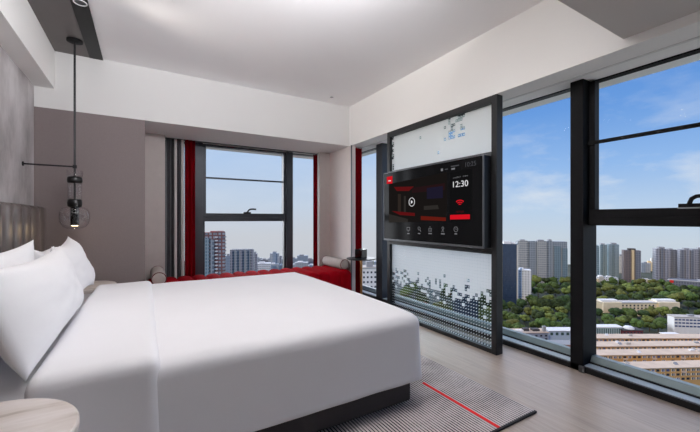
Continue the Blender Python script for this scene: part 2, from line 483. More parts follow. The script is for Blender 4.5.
mb_ = MB().box(2.925, 2.945, 1.36, 1.40, .0, .05)
struct('trim_17', mb_, M['gunmetal'], bevel=.003)

# ---- downlights ------------------------------------------------------------
def downlight(x, y, z, label, lit, r=.03, ring=M['white_trim'], group=None):
    d = empty('downlight', (x, y, z), 0, label, 'ceiling light', group)
    MB().lathe([(r * 1.25, 0), (r * 1.25, -.004), (r * .9, -.004), (r * .85, 0)], (x, y, z), 24).build('trim_ring', ring, d, smooth=False)
    MB().lathe([(0.0, -.001), (r * .86, -.001), (r * .86, 0.0), (0, 0.0)], (x, y, z), 24).build('aperture', M['fill_disc'] if lit else M['track_black'], d)
    return d
downlight(2.22, 4.215, CZ - .0005, 'small dark recessed downlight in the white ceiling near the far soffit corner', False, .028)
d = empty('spotlight', (-.43, 3.35, CZ - .014), 0, 'round spotlight with a white ring in the black ceiling track', 'ceiling light')
MB().torus((-.43, 3.35, CZ - .018), .042, .004).build('trim_ring', M['white_trim'], d, smooth=True)
MB().lathe([(0, -.004), (.030, -.004), (.038, 0), (0, 0)], (-.43, 3.35, CZ - .0145), 24).build('lamp_head', M['gunmetal'], d)

# ------------------------------------------------------------------ bed
bed = empty('bed', (.33, 2.73, 0), 0, 'large double bed with dark upholstered base and white mattress', 'bed')
BY0, BY1 = 1.66, 3.80
MB().box(-.80, 1.475, BY0 + .045, BY1 - .045, .03, .30).build('bed_base', M['bed_base'], bed, bevel=.012)
for (x, y) in ((-.7, 1.85), (1.35, 1.85), (-.7, 3.6), (1.35, 3.6)):
    MB().lathe([(0, 0), (.03, 0), (.03, .03), (0, .03)], (x, y, 0), 12).build('foot', BK, bed)

def roundbox(x0, x1, y0, y1, z0, z1, r, nx, ny, nz, wob=0.004, crown=0.0, flare=0.0, seed=0.0, openx0=False):
    """soft draped cover: a dense shell with rounded edges, open underneath"""
    m = MB(); bm = m.bm; vd = {}
    def vert(i, j, k):
        key = (i, j, k)
        if key in vd: return vd[key]
        p = Vector((x0 + (x1 - x0) * i / nx, y0 + (y1 - y0) * j / ny, z0 + (z1 - z0) * k / nz))
        inn = Vector((min(max(p.x, x0 + (0 if openx0 else r)), x1 - r), min(max(p.y, y0 + r), y1 - r), min(p.z, z1 - r)))
        d = p - inn
        if d.length > 1e-9 and d.length > r * .2: p = inn + d.normalized() * r
        u = (p.x - x0) / (x1 - x0); v = (p.y - y0) / (y1 - y0); w = (p.z - z0) / (z1 - z0)
        p.z += crown * max(0, math.sin(PI * min(max(v, 0), 1))) ** .7 * w
        fl = flare * max(0.0, 1 - w) ** 1.5
        cy = (y0 + y1) / 2
        p.y += fl * (1 if p.y > cy else -1) * min(1, abs(p.y - cy) / ((y1 - y0) * .5)) ** 4
        if u > .9: p.x += fl * 1.2 * ((u - .9) / .1)
        n = noise.noise(Vector((p.x * 2.2 + seed, p.y * 2.2, p.z * 3))) * wob + noise.noise(Vector((p.x * 7 + seed, p.y * 7, p.z * 4))) * wob * .35
        p += Vector((0.3, 0.8 if v < .5 else -.8, 1.0)) * n
        vd[key] = bm.verts.new(p); return vd[key]
    for i in range(nx):
        for j in range(ny): m.face([vert(i, j, nz), vert(i + 1, j, nz), vert(i + 1, j + 1, nz), vert(i, j + 1, nz)])
    for i in range(nx):
        for k in range(nz):
            m.face([vert(i, 0, k), vert(i + 1, 0, k), vert(i + 1, 0, k + 1), vert(i, 0, k + 1)])
            m.face([vert(i, ny, k), vert(i + 1, ny, k), vert(i + 1, ny, k + 1), vert(i, ny, k + 1)])
    for j in range(ny):
        for k in range(nz):
            m.face([vert(nx, j, k), vert(nx, j + 1, k), vert(nx, j + 1, k + 1), vert(nx, j, k + 1)])
            m.face([vert(0, j, k), vert(0, j + 1, k), vert(0, j + 1, k + 1), vert(0, j, k + 1)])
    return m
roundbox(-.80, 1.46, BY0 + .05, BY1 - .05, .305, .545, .07, 36, 34, 8, .002).build('mattress', M['sheet'], bed, smooth=True)
roundbox(-.805, -.22, BY0 + .03, BY1 - .03, .16, .556, .07, 14, 36, 10, .003, seed=3).build('fitted_sheet', M['sheet'], bed, smooth=True)
duv = empty('duvet', (.6, 2.73, .56), 0, 'smooth white duvet spread over the bed and hanging down its sides', 'duvet')
roundbox(-.05, 1.535, BY0, BY1, .182, .582, .062, 60, 64, 18, .005, .016, .012, 1.0).build('cover', M['sheet'], duv, smooth=True, solid=.006)
roundbox(-.375, .055, BY0 - .014, BY1 + .014, .168, .612, .045, 34, 64, 18, .005, .012, .014, 7.0).build('turned_back_fold', M['sheet'], duv, smooth=True, solid=.006)

# ------------------------------------------------------------------ pillows
def pillow(label, bl, br_, tl, tr, thick, seed, group='white pillows leaning on the headboard'):
    """bl/br/tl/tr: bottom-near, bottom-far, top-near, top-far corners of the mid-surface"""
    bl, br_, tl, tr = map(Vector, (bl, br_, tl, tr))
    nrm = (br_ - bl).cross(tl - bl).normalized()
    m = MB(); N, K = 40, 26
    def fn(side):
        def f(a, b_):
            u, v = a * 2 - 1, b_ * 2 - 1
            uu = u * (1 - .03 * (1 - v * v) * abs(u)); vv = v * (1 - .17 * (1 - u * u) * abs(v))
            aa, bb = (uu + 1) / 2, (vv + 1) / 2
            p = (bl * (1 - aa) + br_ * aa) * (1 - bb) + (tl * (1 - aa) + tr * aa) * bb
            e = max(0.0, (1 - abs(u) ** 3) * (1 - abs(v) ** 3)) ** .62
            w = .5 * thick * e * (1 + .10 * noise.noise(Vector((u * 1.6 + seed, v * 1.6, seed))))
            w += .007 * e * noise.noise(Vector((u * 3 + seed, v * 4, side)))
            p = p + nrm * side * w
            p.z += .0 
            p += nrm * .02 * noise.noise(Vector((u * 1.2, v * 1.2, seed * 2))) 
            return p
        return f
    m.grid(fn(1), N, K); m.grid(fn(-1), N, K)
    bmesh.ops.remove_doubles(m.bm, verts=m.bm.verts[:], dist=.0008)
    o = m.build('pillow', M['sheet_b'], None, smooth=True)
    tag(o, label, 'pillow', group)
    return o
PB = .62
pillow('upright white pillow behind the large front one on the near half of the bed', (-.64, 1.78, PB), (-.62, 2.76, PB), (-.66, 1.74, 1.06), (-.585, 2.78, 1.075), .16, 2.3)
pillow('upright white pillow behind the front one on the half by the far nightstand', (-.64, 2.84, PB), (-.62, 3.72, PB), (-.60, 2.84, 1.02), (-.62, 3.50, .99), .15, 5.1)
pillow('white pillow leaning in front, beside the far nightstand, its pointed corner up', (-.40, 2.84, PB + .02), (-.385, 3.74, PB + .0), (-.53, 2.92, 1.02), (-.545, 3.66, 1.06), .17, 8.2)
pillow('large plump white pillow leaning in front, nearest the round stone table', (-.385, 1.71, PB - .03), (-.375, 2.92, PB - .02), (-.54, 1.70, 1.02), (-.475, 2.86, 1.025), .21, 4.4)

# ------------------------------------------------------------------ headboard
hb = empty('headboard', (-.90, 2.6, 0), 0, 'taupe leather headboard with vertical padded channels on the wall behind the bed', 'headboard')
HX, HT = -.865, 1.325
MB().box(-.928, HX - .005, .95, 4.44, .0, HT - .02).build('back_panel', M['bed_base'], hb)
edges = [.94 + .21 * i for i in range(13)] + [3.70, 3.94, 4.19, 4.44]
for a, b_ in zip(edges[:-1], edges[1:]):
    w = b_ - a; m = MB(); prof = []
    n = 10
    def fn(u, v, a=a, w=w):
        sgn = u * 2 - 1
        bul = .042 * math.sqrt(max(0, 1 - sgn ** 2 * .995))
        # vertical profile: rolls over at the top
        if v < .8:
            z = .12 + (HT - .03 - .12) * v / .8; x = HX + bul
        else:
            q = (v - .8) / .2 * PI / 2
            z = HT - .03 + .03 * math.sin(q); x = HX - .03 + (.03 + bul) * math.cos(q)
        return (x, a + w * u, z)
    m.grid(fn, n, 16)
    m.build('padded_channel', M['leather'], hb, smooth=True)

# ------------------------------------------------------------------ nightstands
def nightstand(x, y, label):
    n = empty('nightstand', (x, y, 0), 0, label, 'nightstand', 'round nightstands by the bed')
    c = (x, y, 0)
    MB().lathe([(0, .53), (.268, .53), (.28, .54), (.28, .559), (.275, .565), (0, .565)], c, 64).build('table_top', M['travertine'], n, smooth=False)
    MB().lathe([(0, .06), (.262, .06), (.262, .53), (0, .53)], c, 64).build('drum_body', M['drum'], n)
    MB().lathe([(0, 0), (.22, 0), (.22, .06), (0, .06)], c, 40).build('plinth', M['black_metal'], n)
    # two dark slots cut in the side that faces into the room
    base = math.atan2(-C, -S)
    for z0, z1 in ((.497, .527), (.415, .447)):
        MB().lathe([(.255, z0), (.2645, z0), (.2645, z1), (.255, z1)], c, 24, 'z', base - .9, base + .62).build('drawer_slot', M['dark_niche'], n)
    return n
ns = nightstand(-.46, 1.372, 'round nightstand with veined travertine top in the near corner beside the bed')
n2 = copy_tree(ns); n2.location = (-.52, 4.11, 0)
n2['label'] = 'round white nightstand under the glass pendant lamp, mostly hidden by pillows'

# ------------------------------------------------------------------ pendant lamp
PX, PY = -.566, 4.09
pd = empty('pendant_lamp', (PX, PY, 1.1), 0, 'tall pendant lamp of clear glass with black rings over the far nightstand', 'pendant lamp')
MB().lathe([(0, CZ - .012), (.062, CZ - .012), (.062, CZ - .030), (.02, CZ - .036), (0, CZ - .036)], (PX, PY, 0), 32).build('canopy', BK, pd)
MB().tube([(PX, PY, CZ - .03), (PX, PY, 1.38)], .009, 10).build('rod', M['black_metal'], pd)
a_ = MB(); a_.tube([(-.93, PY, 1.69), (PX, PY, 1.69)], .007, 10); a_.lathe([(0, 0), (.02, 0), (.02, .008), (0, .008)], (-.93, PY, 1.69), 16, 'x')
a_.lathe([(0, 1.675), (.016, 1.675), (.016, 1.705), (0, 1.705)], (PX, PY, 0), 14)
a_.build('wall_arm', BK, pd)
MB().lathe([(.03, 1.594), (.060, 1.594), (.062, 1.6), (.062, 1.652), (.058, 1.652), (.058, 1.602), (.03, 1.598)], (PX, PY, 0), 40).build('top_glass', M['lamp_glass'], pd, smooth=True)
M['ring_black'] = plain('black_ring', (8, 8, 9), 0.3, var=0.02)
def ring(z0, z1, r):
    return [(0, z0), (r - .012, z0), (r - .003, z0 + .008), (r, (z0 + z1) / 2), (r - .003, z1 - .008), (r - .012, z1), (0, z1)]
MB().lathe(ring(1.536, 1.596, .060), (PX, PY, 0), 40).build('ring_collar', M['ring_black'], pd, smooth=True)
MB().lathe([(.052, 1.383), (.054, 1.39), (.054, 1.53), (.052, 1.54), (.049, 1.53), (.049, 1.39), (.052, 1.383)], (PX, PY, 0), 40).build('tube_glass', M['lamp_glass'], pd, smooth=True)
MB().lathe(ring(1.312, 1.386, .058), (PX, PY, 0), 40).build('ring_collar', M['ring_black'], pd, smooth=True)
gp = [(.04, 1.314)]
for i in range(1, 19):
    a = PI / 2 - PI * i / 18 * .93
    rr = .062 + .054 * max(0, math.cos(a)) ** .8 if True else 0
    gp.append((rr, 1.212 + .1 * math.sin(a)))
gp = [(.045, 1.314), (.075, 1.308), (.098, 1.292), (.111, 1.262), (.115, 1.225), (.112, 1.185), (.101, 1.150), (.082, 1.125), (.055, 1.113), (0.0, 1.110)]
MB().lathe(gp, (PX, PY, 0), 48).build('globe_glass', M['lamp_glass'], pd, smooth=True, solid=.003)
MB().lathe([(0, 1.314), (.033, 1.314), (.033, 1.145), (.028, 1.14), (.028, 1.16), (0, 1.16)], (PX, PY, 0), 32).build('lamp_holder', M['black_gloss'], pd)
MB().lathe([(0, 1.134), (.024, 1.134), (.027, 1.142), (.027, 1.158), (0, 1.158)], (PX, PY, 0), 24).build('bulb', M['bulb'], pd)

# ------------------------------------------------------------------ partition and television
PXF, PXB, PY0, PY1 = 2.65, 2.735, 1.93, 3.52
M['partition_black'] = plain('partition_black', (27, 28, 30), 0.45, 0.1, var=.03)
pt = empty('partition_screen', (2.69, 2.72, 0), 0, 'black framed glass partition standing before the windows and carrying the television', 'partition')
MB().box(PXF, PXB, PY0, PY0 + .055, 0, BZ).build('upright', M['partition_black'], pt, bevel=.003)
MB().box(PXF, PXB, PY1 - .055, PY1, 0, BZ).build('upright', M['partition_black'], pt, bevel=.003)
MB().box(PXF, PXB, PY0 + .055, PY1 - .055, 2.235, BZ).build('head_rail', M['partition_black'], pt, bevel=.003)
MB().box(PXF, PXB, PY0 + .055, PY1 - .055, 0, .04).build('bottom_rail', M['partition_black'], pt, bevel=.003)
MB().box(PXF + .01, PXB - .01, PY0 + .055, PY1 - .055, .90, 1.79).build('backing_panel', M['partition_black'], pt)
frame = MB(); frame.box(PXF - .004, PXF + .02, PY0 + .055, PY1 - .055, 1.765, 1.80); frame.build('cross_rail', M['gunmetal'], pt, bevel=.002)
frame = MB(); frame.box(PXF - .004, PXF + .02, PY0 + .055, PY1 - .055, .885, .915); frame.build('cross_rail', M['partition_black'], pt, bevel=.002)
g1 = MB().box(2.688, 2.696, PY0 + .055, PY1 - .055, 1.80, 2.235).build('upper_glass', frit('frit_upper', 0, 1, .031, True), pt)
g2 = MB().box(2.688, 2.696, PY0 + .055, PY1 - .055, .04, .90).build('lower_glass', frit('frit_lower', .26, .64, .031), pt)
# shift the glass meshes so that object coordinates start at floor level / panel corner
def rebase(o, off):
    off = Vector(off)
    o.data.transform(Matrix.Translation(-off)); o.location += off
rebase(g1, (0, PY1 - 2.72, 1.80))

tv = empty('television', (2.59, 2.70, .95), 0, 'wide wall television showing a dark hotel menu with the time 12:30', 'television')
TY0, TY1, TZ0, TZ1, TX = 1.97, 3.425, .940, 1.765, 2.53
MB().box(TX + .004, TX + .10, TY0 + .004, TY1 - .004, TZ0 + .004, TZ1 - .004).build('housing', M['black_metal'], tv, bevel=.004)
MB().box(TX + .10, PXF + .012, TY0 + .25, TY1 - .25, TZ0 + .2, TZ1 - .2).build('wall_bracket', BK, tv)
bz = MB()
bw = .011
bz.box(TX - .004, TX + .012, TY0, TY0 + bw, TZ0, TZ1); bz.box(TX - .004, TX + .012, TY1 - bw, TY1, TZ0, TZ1)
bz.box(TX - .004, TX + .012, TY0 + bw, TY1 - bw, TZ0, TZ0 + bw + .01); bz.box(TX - .004, TX + .012, TY0 + bw, TY1 - bw, TZ1 - bw, TZ1)
bz.build('bezel', M['gunmetal'], tv, bevel=.002)
t = NT('screen_black'); o_ = t.obj()
b = t.bsdf(lin((5, 5, 6)), 0.12, 0, .08); b.inputs['Emission Color'].default_value = lin((16, 16, 17)); b.inputs['Emission Strength'].default_value = 1.0
M['screen'] = t.end(b)
scr = MB().box(TX, TX + .006, TY0 + bw, TY1 - bw, TZ0 + bw + .01, TZ1 - bw).build('screen', M['screen'], tv)
def tvp(px, py):
    """photo pixel -> (y, z) on the screen plane"""
    tt = (px - 350) / 343.6
    fwd = TX / (tt * C + S)
    return fwd * (C - tt * S), CAMH - (py - 219) / 343.6 * fwd
SX = TX - .0012
def ui_poly(name, pxs, mat, dx=0.0):
    m = MB(); m.prism([tvp(*p) for p in pxs], 0, SX - dx, SX - dx - .0006); return m.build(name, mat, scr)
def text(name, s, px, py, size, mat, align='CENTER', squeeze=1.0):
    cu = bpy.data.curves.new('txt', 'FONT'); cu.body = s; cu.size = size; cu.align_x = align; cu.align_y = 'CENTER'; cu.extrude = .0003
    ob = bpy.data.objects.new('txt', cu); me = bpy.data.meshes.new_from_object(ob)
    bpy.data.objects.remove(ob); bpy.data.curves.remove(cu)
    y, z = tvp(px, py)
    base = abs_loc(scr)
    me.transform(Matrix(((0, 0, -1, SX - .002 - base.x), (-squeeze, 0, 0, y - base.y), (0, 1, 0, z - base.z), (0, 0, 0, 1))))
    me.materials.clear(); me.materials.append(mat); me.name = name
    o = bpy.data.objects.new(name, me); COL.objects.link(o); o.parent = scr
    return o
E_w = emit('ui_white', (225, 225, 228), 1.0); E_g = emit('ui_grey', (120, 120, 124), 1.0); E_d = emit('ui_dim', (70, 70, 74), 1.0)
E_red = emit('ui_red', (205, 20, 34), 1.0); E_dred = emit('ui_dark_red', (88, 18, 20), 1.0)
E_pic = emit('ui_picture', (24, 21, 20), 1.0); E_blue = emit('ui_picture_blue', (28, 25, 42), 1.0); E_tan = emit('ui_picture_tan', (44, 37, 33), 1.0)
E_pan = emit('ui_panel', (17, 17, 18), 1.0); E_gr = emit('ui_picture_grey', (44, 41, 39), 1.0)
ui_poly('picture_panel', [(389, 184), (447, 172), (447, 221), (389, 222.5)], E_pic)
ui_poly('picture_red_canopy', [(394, 187), (414, 186.5), (409, 191), (397, 191)], E_dred, .0006)
ui_poly('picture_wall', [(412, 188), (445, 183), (445, 190), (412, 193)], emit('ui_picture_maroon', (36, 20, 22), 1), .0006)
ui_poly('picture_window', [(427, 188), (443, 186), (443, 198), (427, 199)], E_blue, .0008)
ui_poly('picture_column', [(398, 194), (401, 194), (401, 214), (398, 214)], E_tan, .0008)
ui_poly('picture_column', [(404, 196), (406, 196), (406, 212), (404, 212)], E_gr, .0008)
ui_poly('picture_bench', [(392, 211), (415, 213), (415, 216), (400, 215)], E_dred, .0010)
ui_poly('picture_bench', [(421, 216), (446, 217.5), (446, 221), (421, 220)], emit('ui_picture_orange', (96, 26, 18), 1), .0010)
ui_poly('picture_floor', [(389, 214), (408, 219), (408, 222), (389, 222.3)], E_gr, .0009)
ui_poly('picture_table', [(424, 206), (438, 205), (439, 209), (424, 210)], E_gr, .0009)
ui_poly('side_panel', [(450, 173), (472, 168), (472, 220.5), (450, 221.5)], E_pan)
ui_poly('logo_tile', [(387, 177), (392.5, 176), (392.5, 183.4), (387, 184)], E_red, .0006)
ui_poly('logo_mark', [(388.5, 180.5), (391, 180.2), (391, 181.2), (388.5, 181.4)], E_w, .0014)
text('clock_text', '12:30', 460, 184.2, .080, E_w, squeeze=1.12)
ui_poly('caption_line', [(453, 177.6), (461, 176), (461, 177.3), (453, 178.8)], E_g)
ui_poly('caption_line', [(463, 175.7), (468, 174.7), (468, 176), (463, 176.9)], E_g)
text('corner_time_text', '10:25', 470.5, 164.2, .060, E_d)
ui_poly('status_mark', [(441, 168.8), (443, 168.4), (443, 171), (441, 171.2)], E_g)
ui_poly('status_mark', [(445, 169), (448, 168.5), (448, 169.5), (445, 170)], E_d)
ui_poly('status_mark', [(451, 166), (459, 164.6), (459, 165.8), (451, 167.2)], E_d)
ui_poly('status_mark', [(451.5, 168.3), (455, 167.7), (455, 169.4), (451.5, 169.9)], E_g)
# wifi arcs
wy, wz = tvp(460, 205.5)
for r_ in (.022, .045, .068):
    m = MB(); n = 12; a0, a1 = PI * .25, PI * .75
    po = [(wy + r_ * math.cos(a0 + (a1 - a0) * i / n), wz + r_ * .8 * math.sin(a0 + (a1 - a0) * i / n)) for i in range(n + 1)]
    pi_ = [(wy + (r_ - .012) * math.cos(a0 + (a1 - a0) * i / n), wz + (r_ - .012) * .8 * math.sin(a0 + (a1 - a0) * i / n)) for i in range(n + 1)]
    m.prism(po + pi_[::-1], 0, SX - .0006, SX - .0014); m.build('wifi_arc', E_red, scr)
ui_poly('caption_line', [(456, 210.8), (464, 210.6), (464, 212.6), (456, 212.8)], E_dred)
ui_poly('red_button', [(450.3, 215), (470, 214.3), (470, 219), (450.3, 219.5)], E_red, .0006)
# play sign
py_, pz_ = tvp(412, 202)
MB().torus((SX - .002, py_, pz_), .046, .0030, 'x', 32, 6).build('play_ring', E_w, scr)
MB().prism([(py_ + .014, pz_ + .02), (py_ + .014, pz_ - .02), (py_ - .018, pz_)], 0, SX - .0014, SX - .0024).build('play_triangle', E_w, scr)
# five menu icons with captions
icons = [(408.5, 229), (419.3, 229), (430.3, 229), (443, 229.3), (456, 229.3)]
for k, (ix, iy) in enumerate(icons):
    y, z = tvp(ix, iy); m = MB(); r_ = .026; bx = SX - .001
    if k == 0:
        for q in ((y - r_, y + r_, z + r_ * .6, z + r_ * .8), (y - r_, y + r_, z - r_ * .6, z - r_ * .4), (y - r_, y - r_ * .8, z - r_ * .5, z + r_ * .7), (y + r_ * .8, y + r_, z - r_ * .5, z + r_ * .7), (y - r_ * .5, y + r_ * .5, z - r_ * 1.0, z - r_ * .8)):
            m.box(bx - .001, bx, *q)
    elif k == 1:
        m.torus((bx, y, z + .006), .017, .002, 'x', 18, 5); m.tube([(bx, y - .012, z - .008), (bx, y - .026, z - .026)], .003, 5)
    elif k == 2:
        for q in ((y - r_ * .8, y + r_ * .8, z - r_, z - r_ * .85), (y - r_ * .8, y + r_ * .8, z + r_ * .2, z + r_ * .35), (y - r_ * .8, y - r_ * .65, z - r_, z + r_ * .3), (y + r_ * .65, y + r_ * .8, z - r_, z + r_ * .3), (y - r_ * .35, y + r_ * .35, z + r_ * .75, z + r_ * .9), (y - r_ * .3, y + r_ * .3, z - r_ * .5, z - r_ * .3)):
            m.box(bx - .001, bx, *q)
    elif k == 3:
        m.torus((bx, y, z + .012), .012, .002, 'x', 16, 5); m.tube([(bx, y + .014, z - .028), (bx, y, z), (bx, y - .014, z - .028)], .002, 5)
    else:
        m.torus((bx, y, z), .024, .002, 'x', 20, 5); m.tube([(bx, y, z + .014), (bx, y, z), (bx, y - .012, z)], .002, 5)
    m.build('menu_icon', E_g, scr)
    y2, z2 = tvp(ix, iy + 4.6)
    w_ = (.020, .018, .024, .024, .015)[k]
    MB().box(bx - .001, bx, y2 - w_, y2 + w_, z2 - .005, z2 + .006).build('menu_caption', E_g, scr)

# ------------------------------------------------------------------ window bench
bn = empty('window_bench', (1.31, 4.72, 0), 0, 'low red velvet bench with channel tufting running the width of the window', 'bench')
BX0, BX1, BF, BB, BH = .012, 2.625, 4.335, 5.085, .452
MB().box(BX0 + .03, BX1 - .03, BF + .05, BB - .02, .0, .10).build('plinth', M['bed_base'], bn)
MB().box(BX0 + .005, BX1 - .005, BF + .035, BB - .03, .09, BH - .05).build('seat_core', M['red_velvet'], bn)
nch = 15; cw = (BX1 - BX0) / nch
path = [(BF, .09, 0, -1), (BF, .2, -1, 0), (BF, BH - .075, -1, 0)]
for i in range(7):
    a = PI - (PI / 2) * i / 6
    path.append((BF + .07 + .07 * math.cos(a), BH - .07 + .07 * math.sin(a), math.cos(a), math.sin(a)))
path += [(BF + .3, BH, 0, 1), (BB - .3, BH, 0, 1)]
for i in range(7):
    a = PI / 2 - (PI / 2) * i / 6
    path.append((BB - .07 + .07 * math.cos(a), BH - .07 + .07 * math.sin(a), math.cos(a), math.sin(a)))
path += [(BB, .2, 1, 0), (BB, .09, 1, 0)]
m = MB(); nu = nch * 12
g = []
for i in range(nu + 1):
    x = BX0 + (BX1 - BX0) * i / nu
    ph = (i % 12) / 12 * 2 - 1 if i < nu else -1
    dip = -.042 * (1 - math.sqrt(max(0, 1 - ph * ph * .99)))
    row = []
    for (y, z, ny, nz) in path: row.append(m.bm.verts.new((x, y + ny * dip, z + nz * dip)))
    g.append(row)
for i in range(nu):
    for j in range(len(path) - 1): m.face([g[i][j], g[i + 1][j], g[i + 1][j + 1], g[i][j + 1]])
m.face(g[0]); m.face(g[-1][::-1])
m.build('tufted_seat', M['red_velvet'], bn, smooth=True)

def bolster(x, label):
    r = .076; z = BH + r - .004
    b_ = empty('bolster', (x, 4.73, BH), 0, label, 'cushion', 'bolsters on the bench')
    MB().lathe([(0, 4.412), (r * .5, 4.408), (r * .92, 4.414), (r, 4.43), (r, 5.02), (r * .92, 5.036), (r * .5, 5.04), (0, 5.036)], (x, 0, z), 40, 'y').build('cushion_body', M['bolster'], b_, smooth=True)
    MB().torus((x, 4.416, z), r * .955, .0055, 'y').build('piping', M['piping'], b_, smooth=True)
    MB().torus((x, 5.034, z), r * .955, .0055, 'y').build('piping', M['piping'], b_, smooth=True)
    return b_
bolster(.135, 'greige bolster cushion on the bench end beside the striped curtain')
bolster(2.545, 'greige bolster cushion on the bench end beside the black side table')

# ------------------------------------------------------------------ curtains
def curtain(name, pts_fn, n, z0, z1, mats, idx_fn, label, thick=.004):
    m = MB(); rows = []
    for i in range(n + 1):
        x, y = pts_fn(i / n)
        rows.append([m.bm.verts.new((x, y, z0 + (z1 - z0) * k / 6)) for k in range(7)])
    for i in range(n):
        m.mi = idx_fn((i + .5) / n)
        for k in range(6): m.face([rows[i][k], rows[i + 1][k], rows[i + 1][k + 1], rows[i][k + 1]])
    o = m.build(name, mats, None, smooth=True, solid=thick)
    return tag(o, label, 'curtain')
def stripes(u):
    for lim, ix in ((.10, 2), (.27, 0), (.32, 2), (.47, 1), (.60, 3), (.85, 0), (.97, 3), (1.01, 1)):
        if u < lim: return ix
    return 0
curtain('curtain', lambda u: (.235 + .225 * u, 5.22 + .014 * math.sin(u * 2 * PI * 5)), 100, .02, 2.285,
        [M['cur_char'], M['cur_black'], M['cur_grey'], M['cur_white']], stripes, 'charcoal curtain striped in white and black, gathered at the window edge')
curtain('curtain', lambda u: (.470 + .125 * u, 5.205 + .026 * math.sin(u * 2 * PI * 2.5 + 1.2)), 60, .02, 2.285,
        [M['red_curtain']], lambda u: 0, 'narrow dark red curtain hanging next to the striped curtain')
curtain('curtain', lambda u: (2.435 + .17 * u, 5.28 + .030 * math.sin(u * 2 * PI * 3)), 60, .02, 2.285,
        [M['red_curtain']], lambda u: 0, 'red curtain edge showing behind the pale wall end of the window alcove')
curtain('curtain', lambda u: (2.745 + .125 * u, 4.47 + .026 * math.sin(u * 2 * PI * 3)), 60, .02, 2.285,
        [M['red_curtain']], lambda u: 0, 'dark red curtain drawn back against the pier by the side table')

# ------------------------------------------------------------------ side table and box
st = empty('side_table', (2.645, 4.12, 0), 0, 'small round black side table at the end of the red bench', 'side table')
MB().lathe([(0, .63), (.205, .63), (.21, .634), (.21, .645), (0, .645)], (2.645, 4.12, 0), 48).build('table_top', M['black_metal'], st)
MB().tube([(2.645, 4.12, .012), (2.645, 4.12, .63)], .017, 14).build('stem', M['brass'], st, smooth=False)['label'] = 'brass coloured stem'
MB().lathe([(0, 0), (.14, 0), (.14, .010), (.03, .014), (0, .014)], (2.645, 4.12, 0), 36).build('foot_plate', M['black_metal'], st)
tb = empty('tissue_box', (2.64, 4.12, .645), math.radians(20), 'square glossy black box on the small round side table', 'box')
MB().box(-.062, .062, -.062, .062, 0, .125).build('box_body', M['black_gloss'], tb, local=True, bevel=.003)
MB().lathe([(.018, 0), (.028, 0), (.028, .003), (.018, .003)], (0, 0, .125), 24).build('opening_rim', M['gunmetal'], tb, local=True)

# ------------------------------------------------------------------ rug
rg = empty('rug', (1.0, 2.6, 0), 0, 'grey ribbed rug with a thin red line lying under the bed', 'rug')
r0 = MB().box(-.62, 2.075, 1.245, 4.15, .002, .011).build('pile', M['rug'], rg)
b_ = MB(); b_.box(-.62, 2.08, 1.232, 1.246, .001, .013); b_.build('binding', M['rug_edge'], rg)
MB().box(1.722, 1.744, 1.246, 1.87, .0105, .0135).build('red_stripe', M['rug_red'], rg)

# ================================================================== outside
GZ = -118.8
def at(px, D, z=0.0):
    r = (px - 350) / 343.6 * D
    return Vector((S * D + C * r, C * D - S * r, z))
def bottom_y(D, h):   # height above ground for a pixel row
    return h
def hgt(py, D):       # height above city ground of a point seen at photo row py and distance D
    return CAMH - (py - 219) / 343.6 * D - GZ

t = NT('city_ground'); o_ = t.obj()
n1 = t.noise(o_, .02, 5); b = t.bsdf(t.ramp(n1, [(0.35, lin((46, 56, 40))), (0.7, lin((84, 88, 76)))]), 0.95); M['ground'] = t.end(b)
m = MB()
gp_ = [at(-900, 60, GZ), at(1700, 60, GZ), at(1500, 880, GZ), at(640, 880, GZ), at(420, 980, GZ), at(-300, 980, GZ)]
m.face([m.bm.verts.new(p) for p in gp_])
ex = bmesh.ops.extrude_face_region(m.bm, geom=m.bm.faces[:])
bmesh.ops.translate(m.bm, vec=(0, 0, -4), verts=[v for v in ex['geom'] if isinstance(v, bmesh.types.BMVert)])
tag(m.build('ground', M['ground']), kind='structure')

def tower(name, px0, px1, ytop, D, mats, label, bays=(), depth=18, yaw=0.0, crown=((.3, .7, 3.5),), cat='building', group=None, parapet=True, slabs=None):
    """tower block: body, protruding bays (u0,u1,out,extra,matindex) and roof rooms (u0,u1,h)"""
    phi = math.atan(((px0 + px1) / 2 - 350) / 343.6) * .7
    w = (px1 - px0) / 343.6 * D * math.cos(phi); h = hgt(ytop, D)
    e = empty(name, at((px0 + px1) / 2, D, GZ), -TH + yaw - phi, label, cat, group)
    MB().box(-w / 2, w / 2, 0, depth, 0, h).build('tower_body', mats[0], e, local=True)
    for (u0, u1, out, ex_, mi) in bays:
        MB().box(-w / 2 + w * u0, -w / 2 + w * u1, -out, .5, 0, h + ex_).build('bay', mats[mi], e, local=True)
    for (u0, u1, hh) in crown:
        MB().box(-w / 2 + w * u0, -w / 2 + w * u1, depth * .15, depth * .8, h, h + hh).build('roof_room', mats[-1], e, local=True)
    if slabs:
        for (z, th_, out) in slabs:
            MB().box(-w / 2 - out, w / 2 + out, -out, depth + out, h * z, h * z + th_).build('floor_band', mats[-1], e, local=True)
    return e

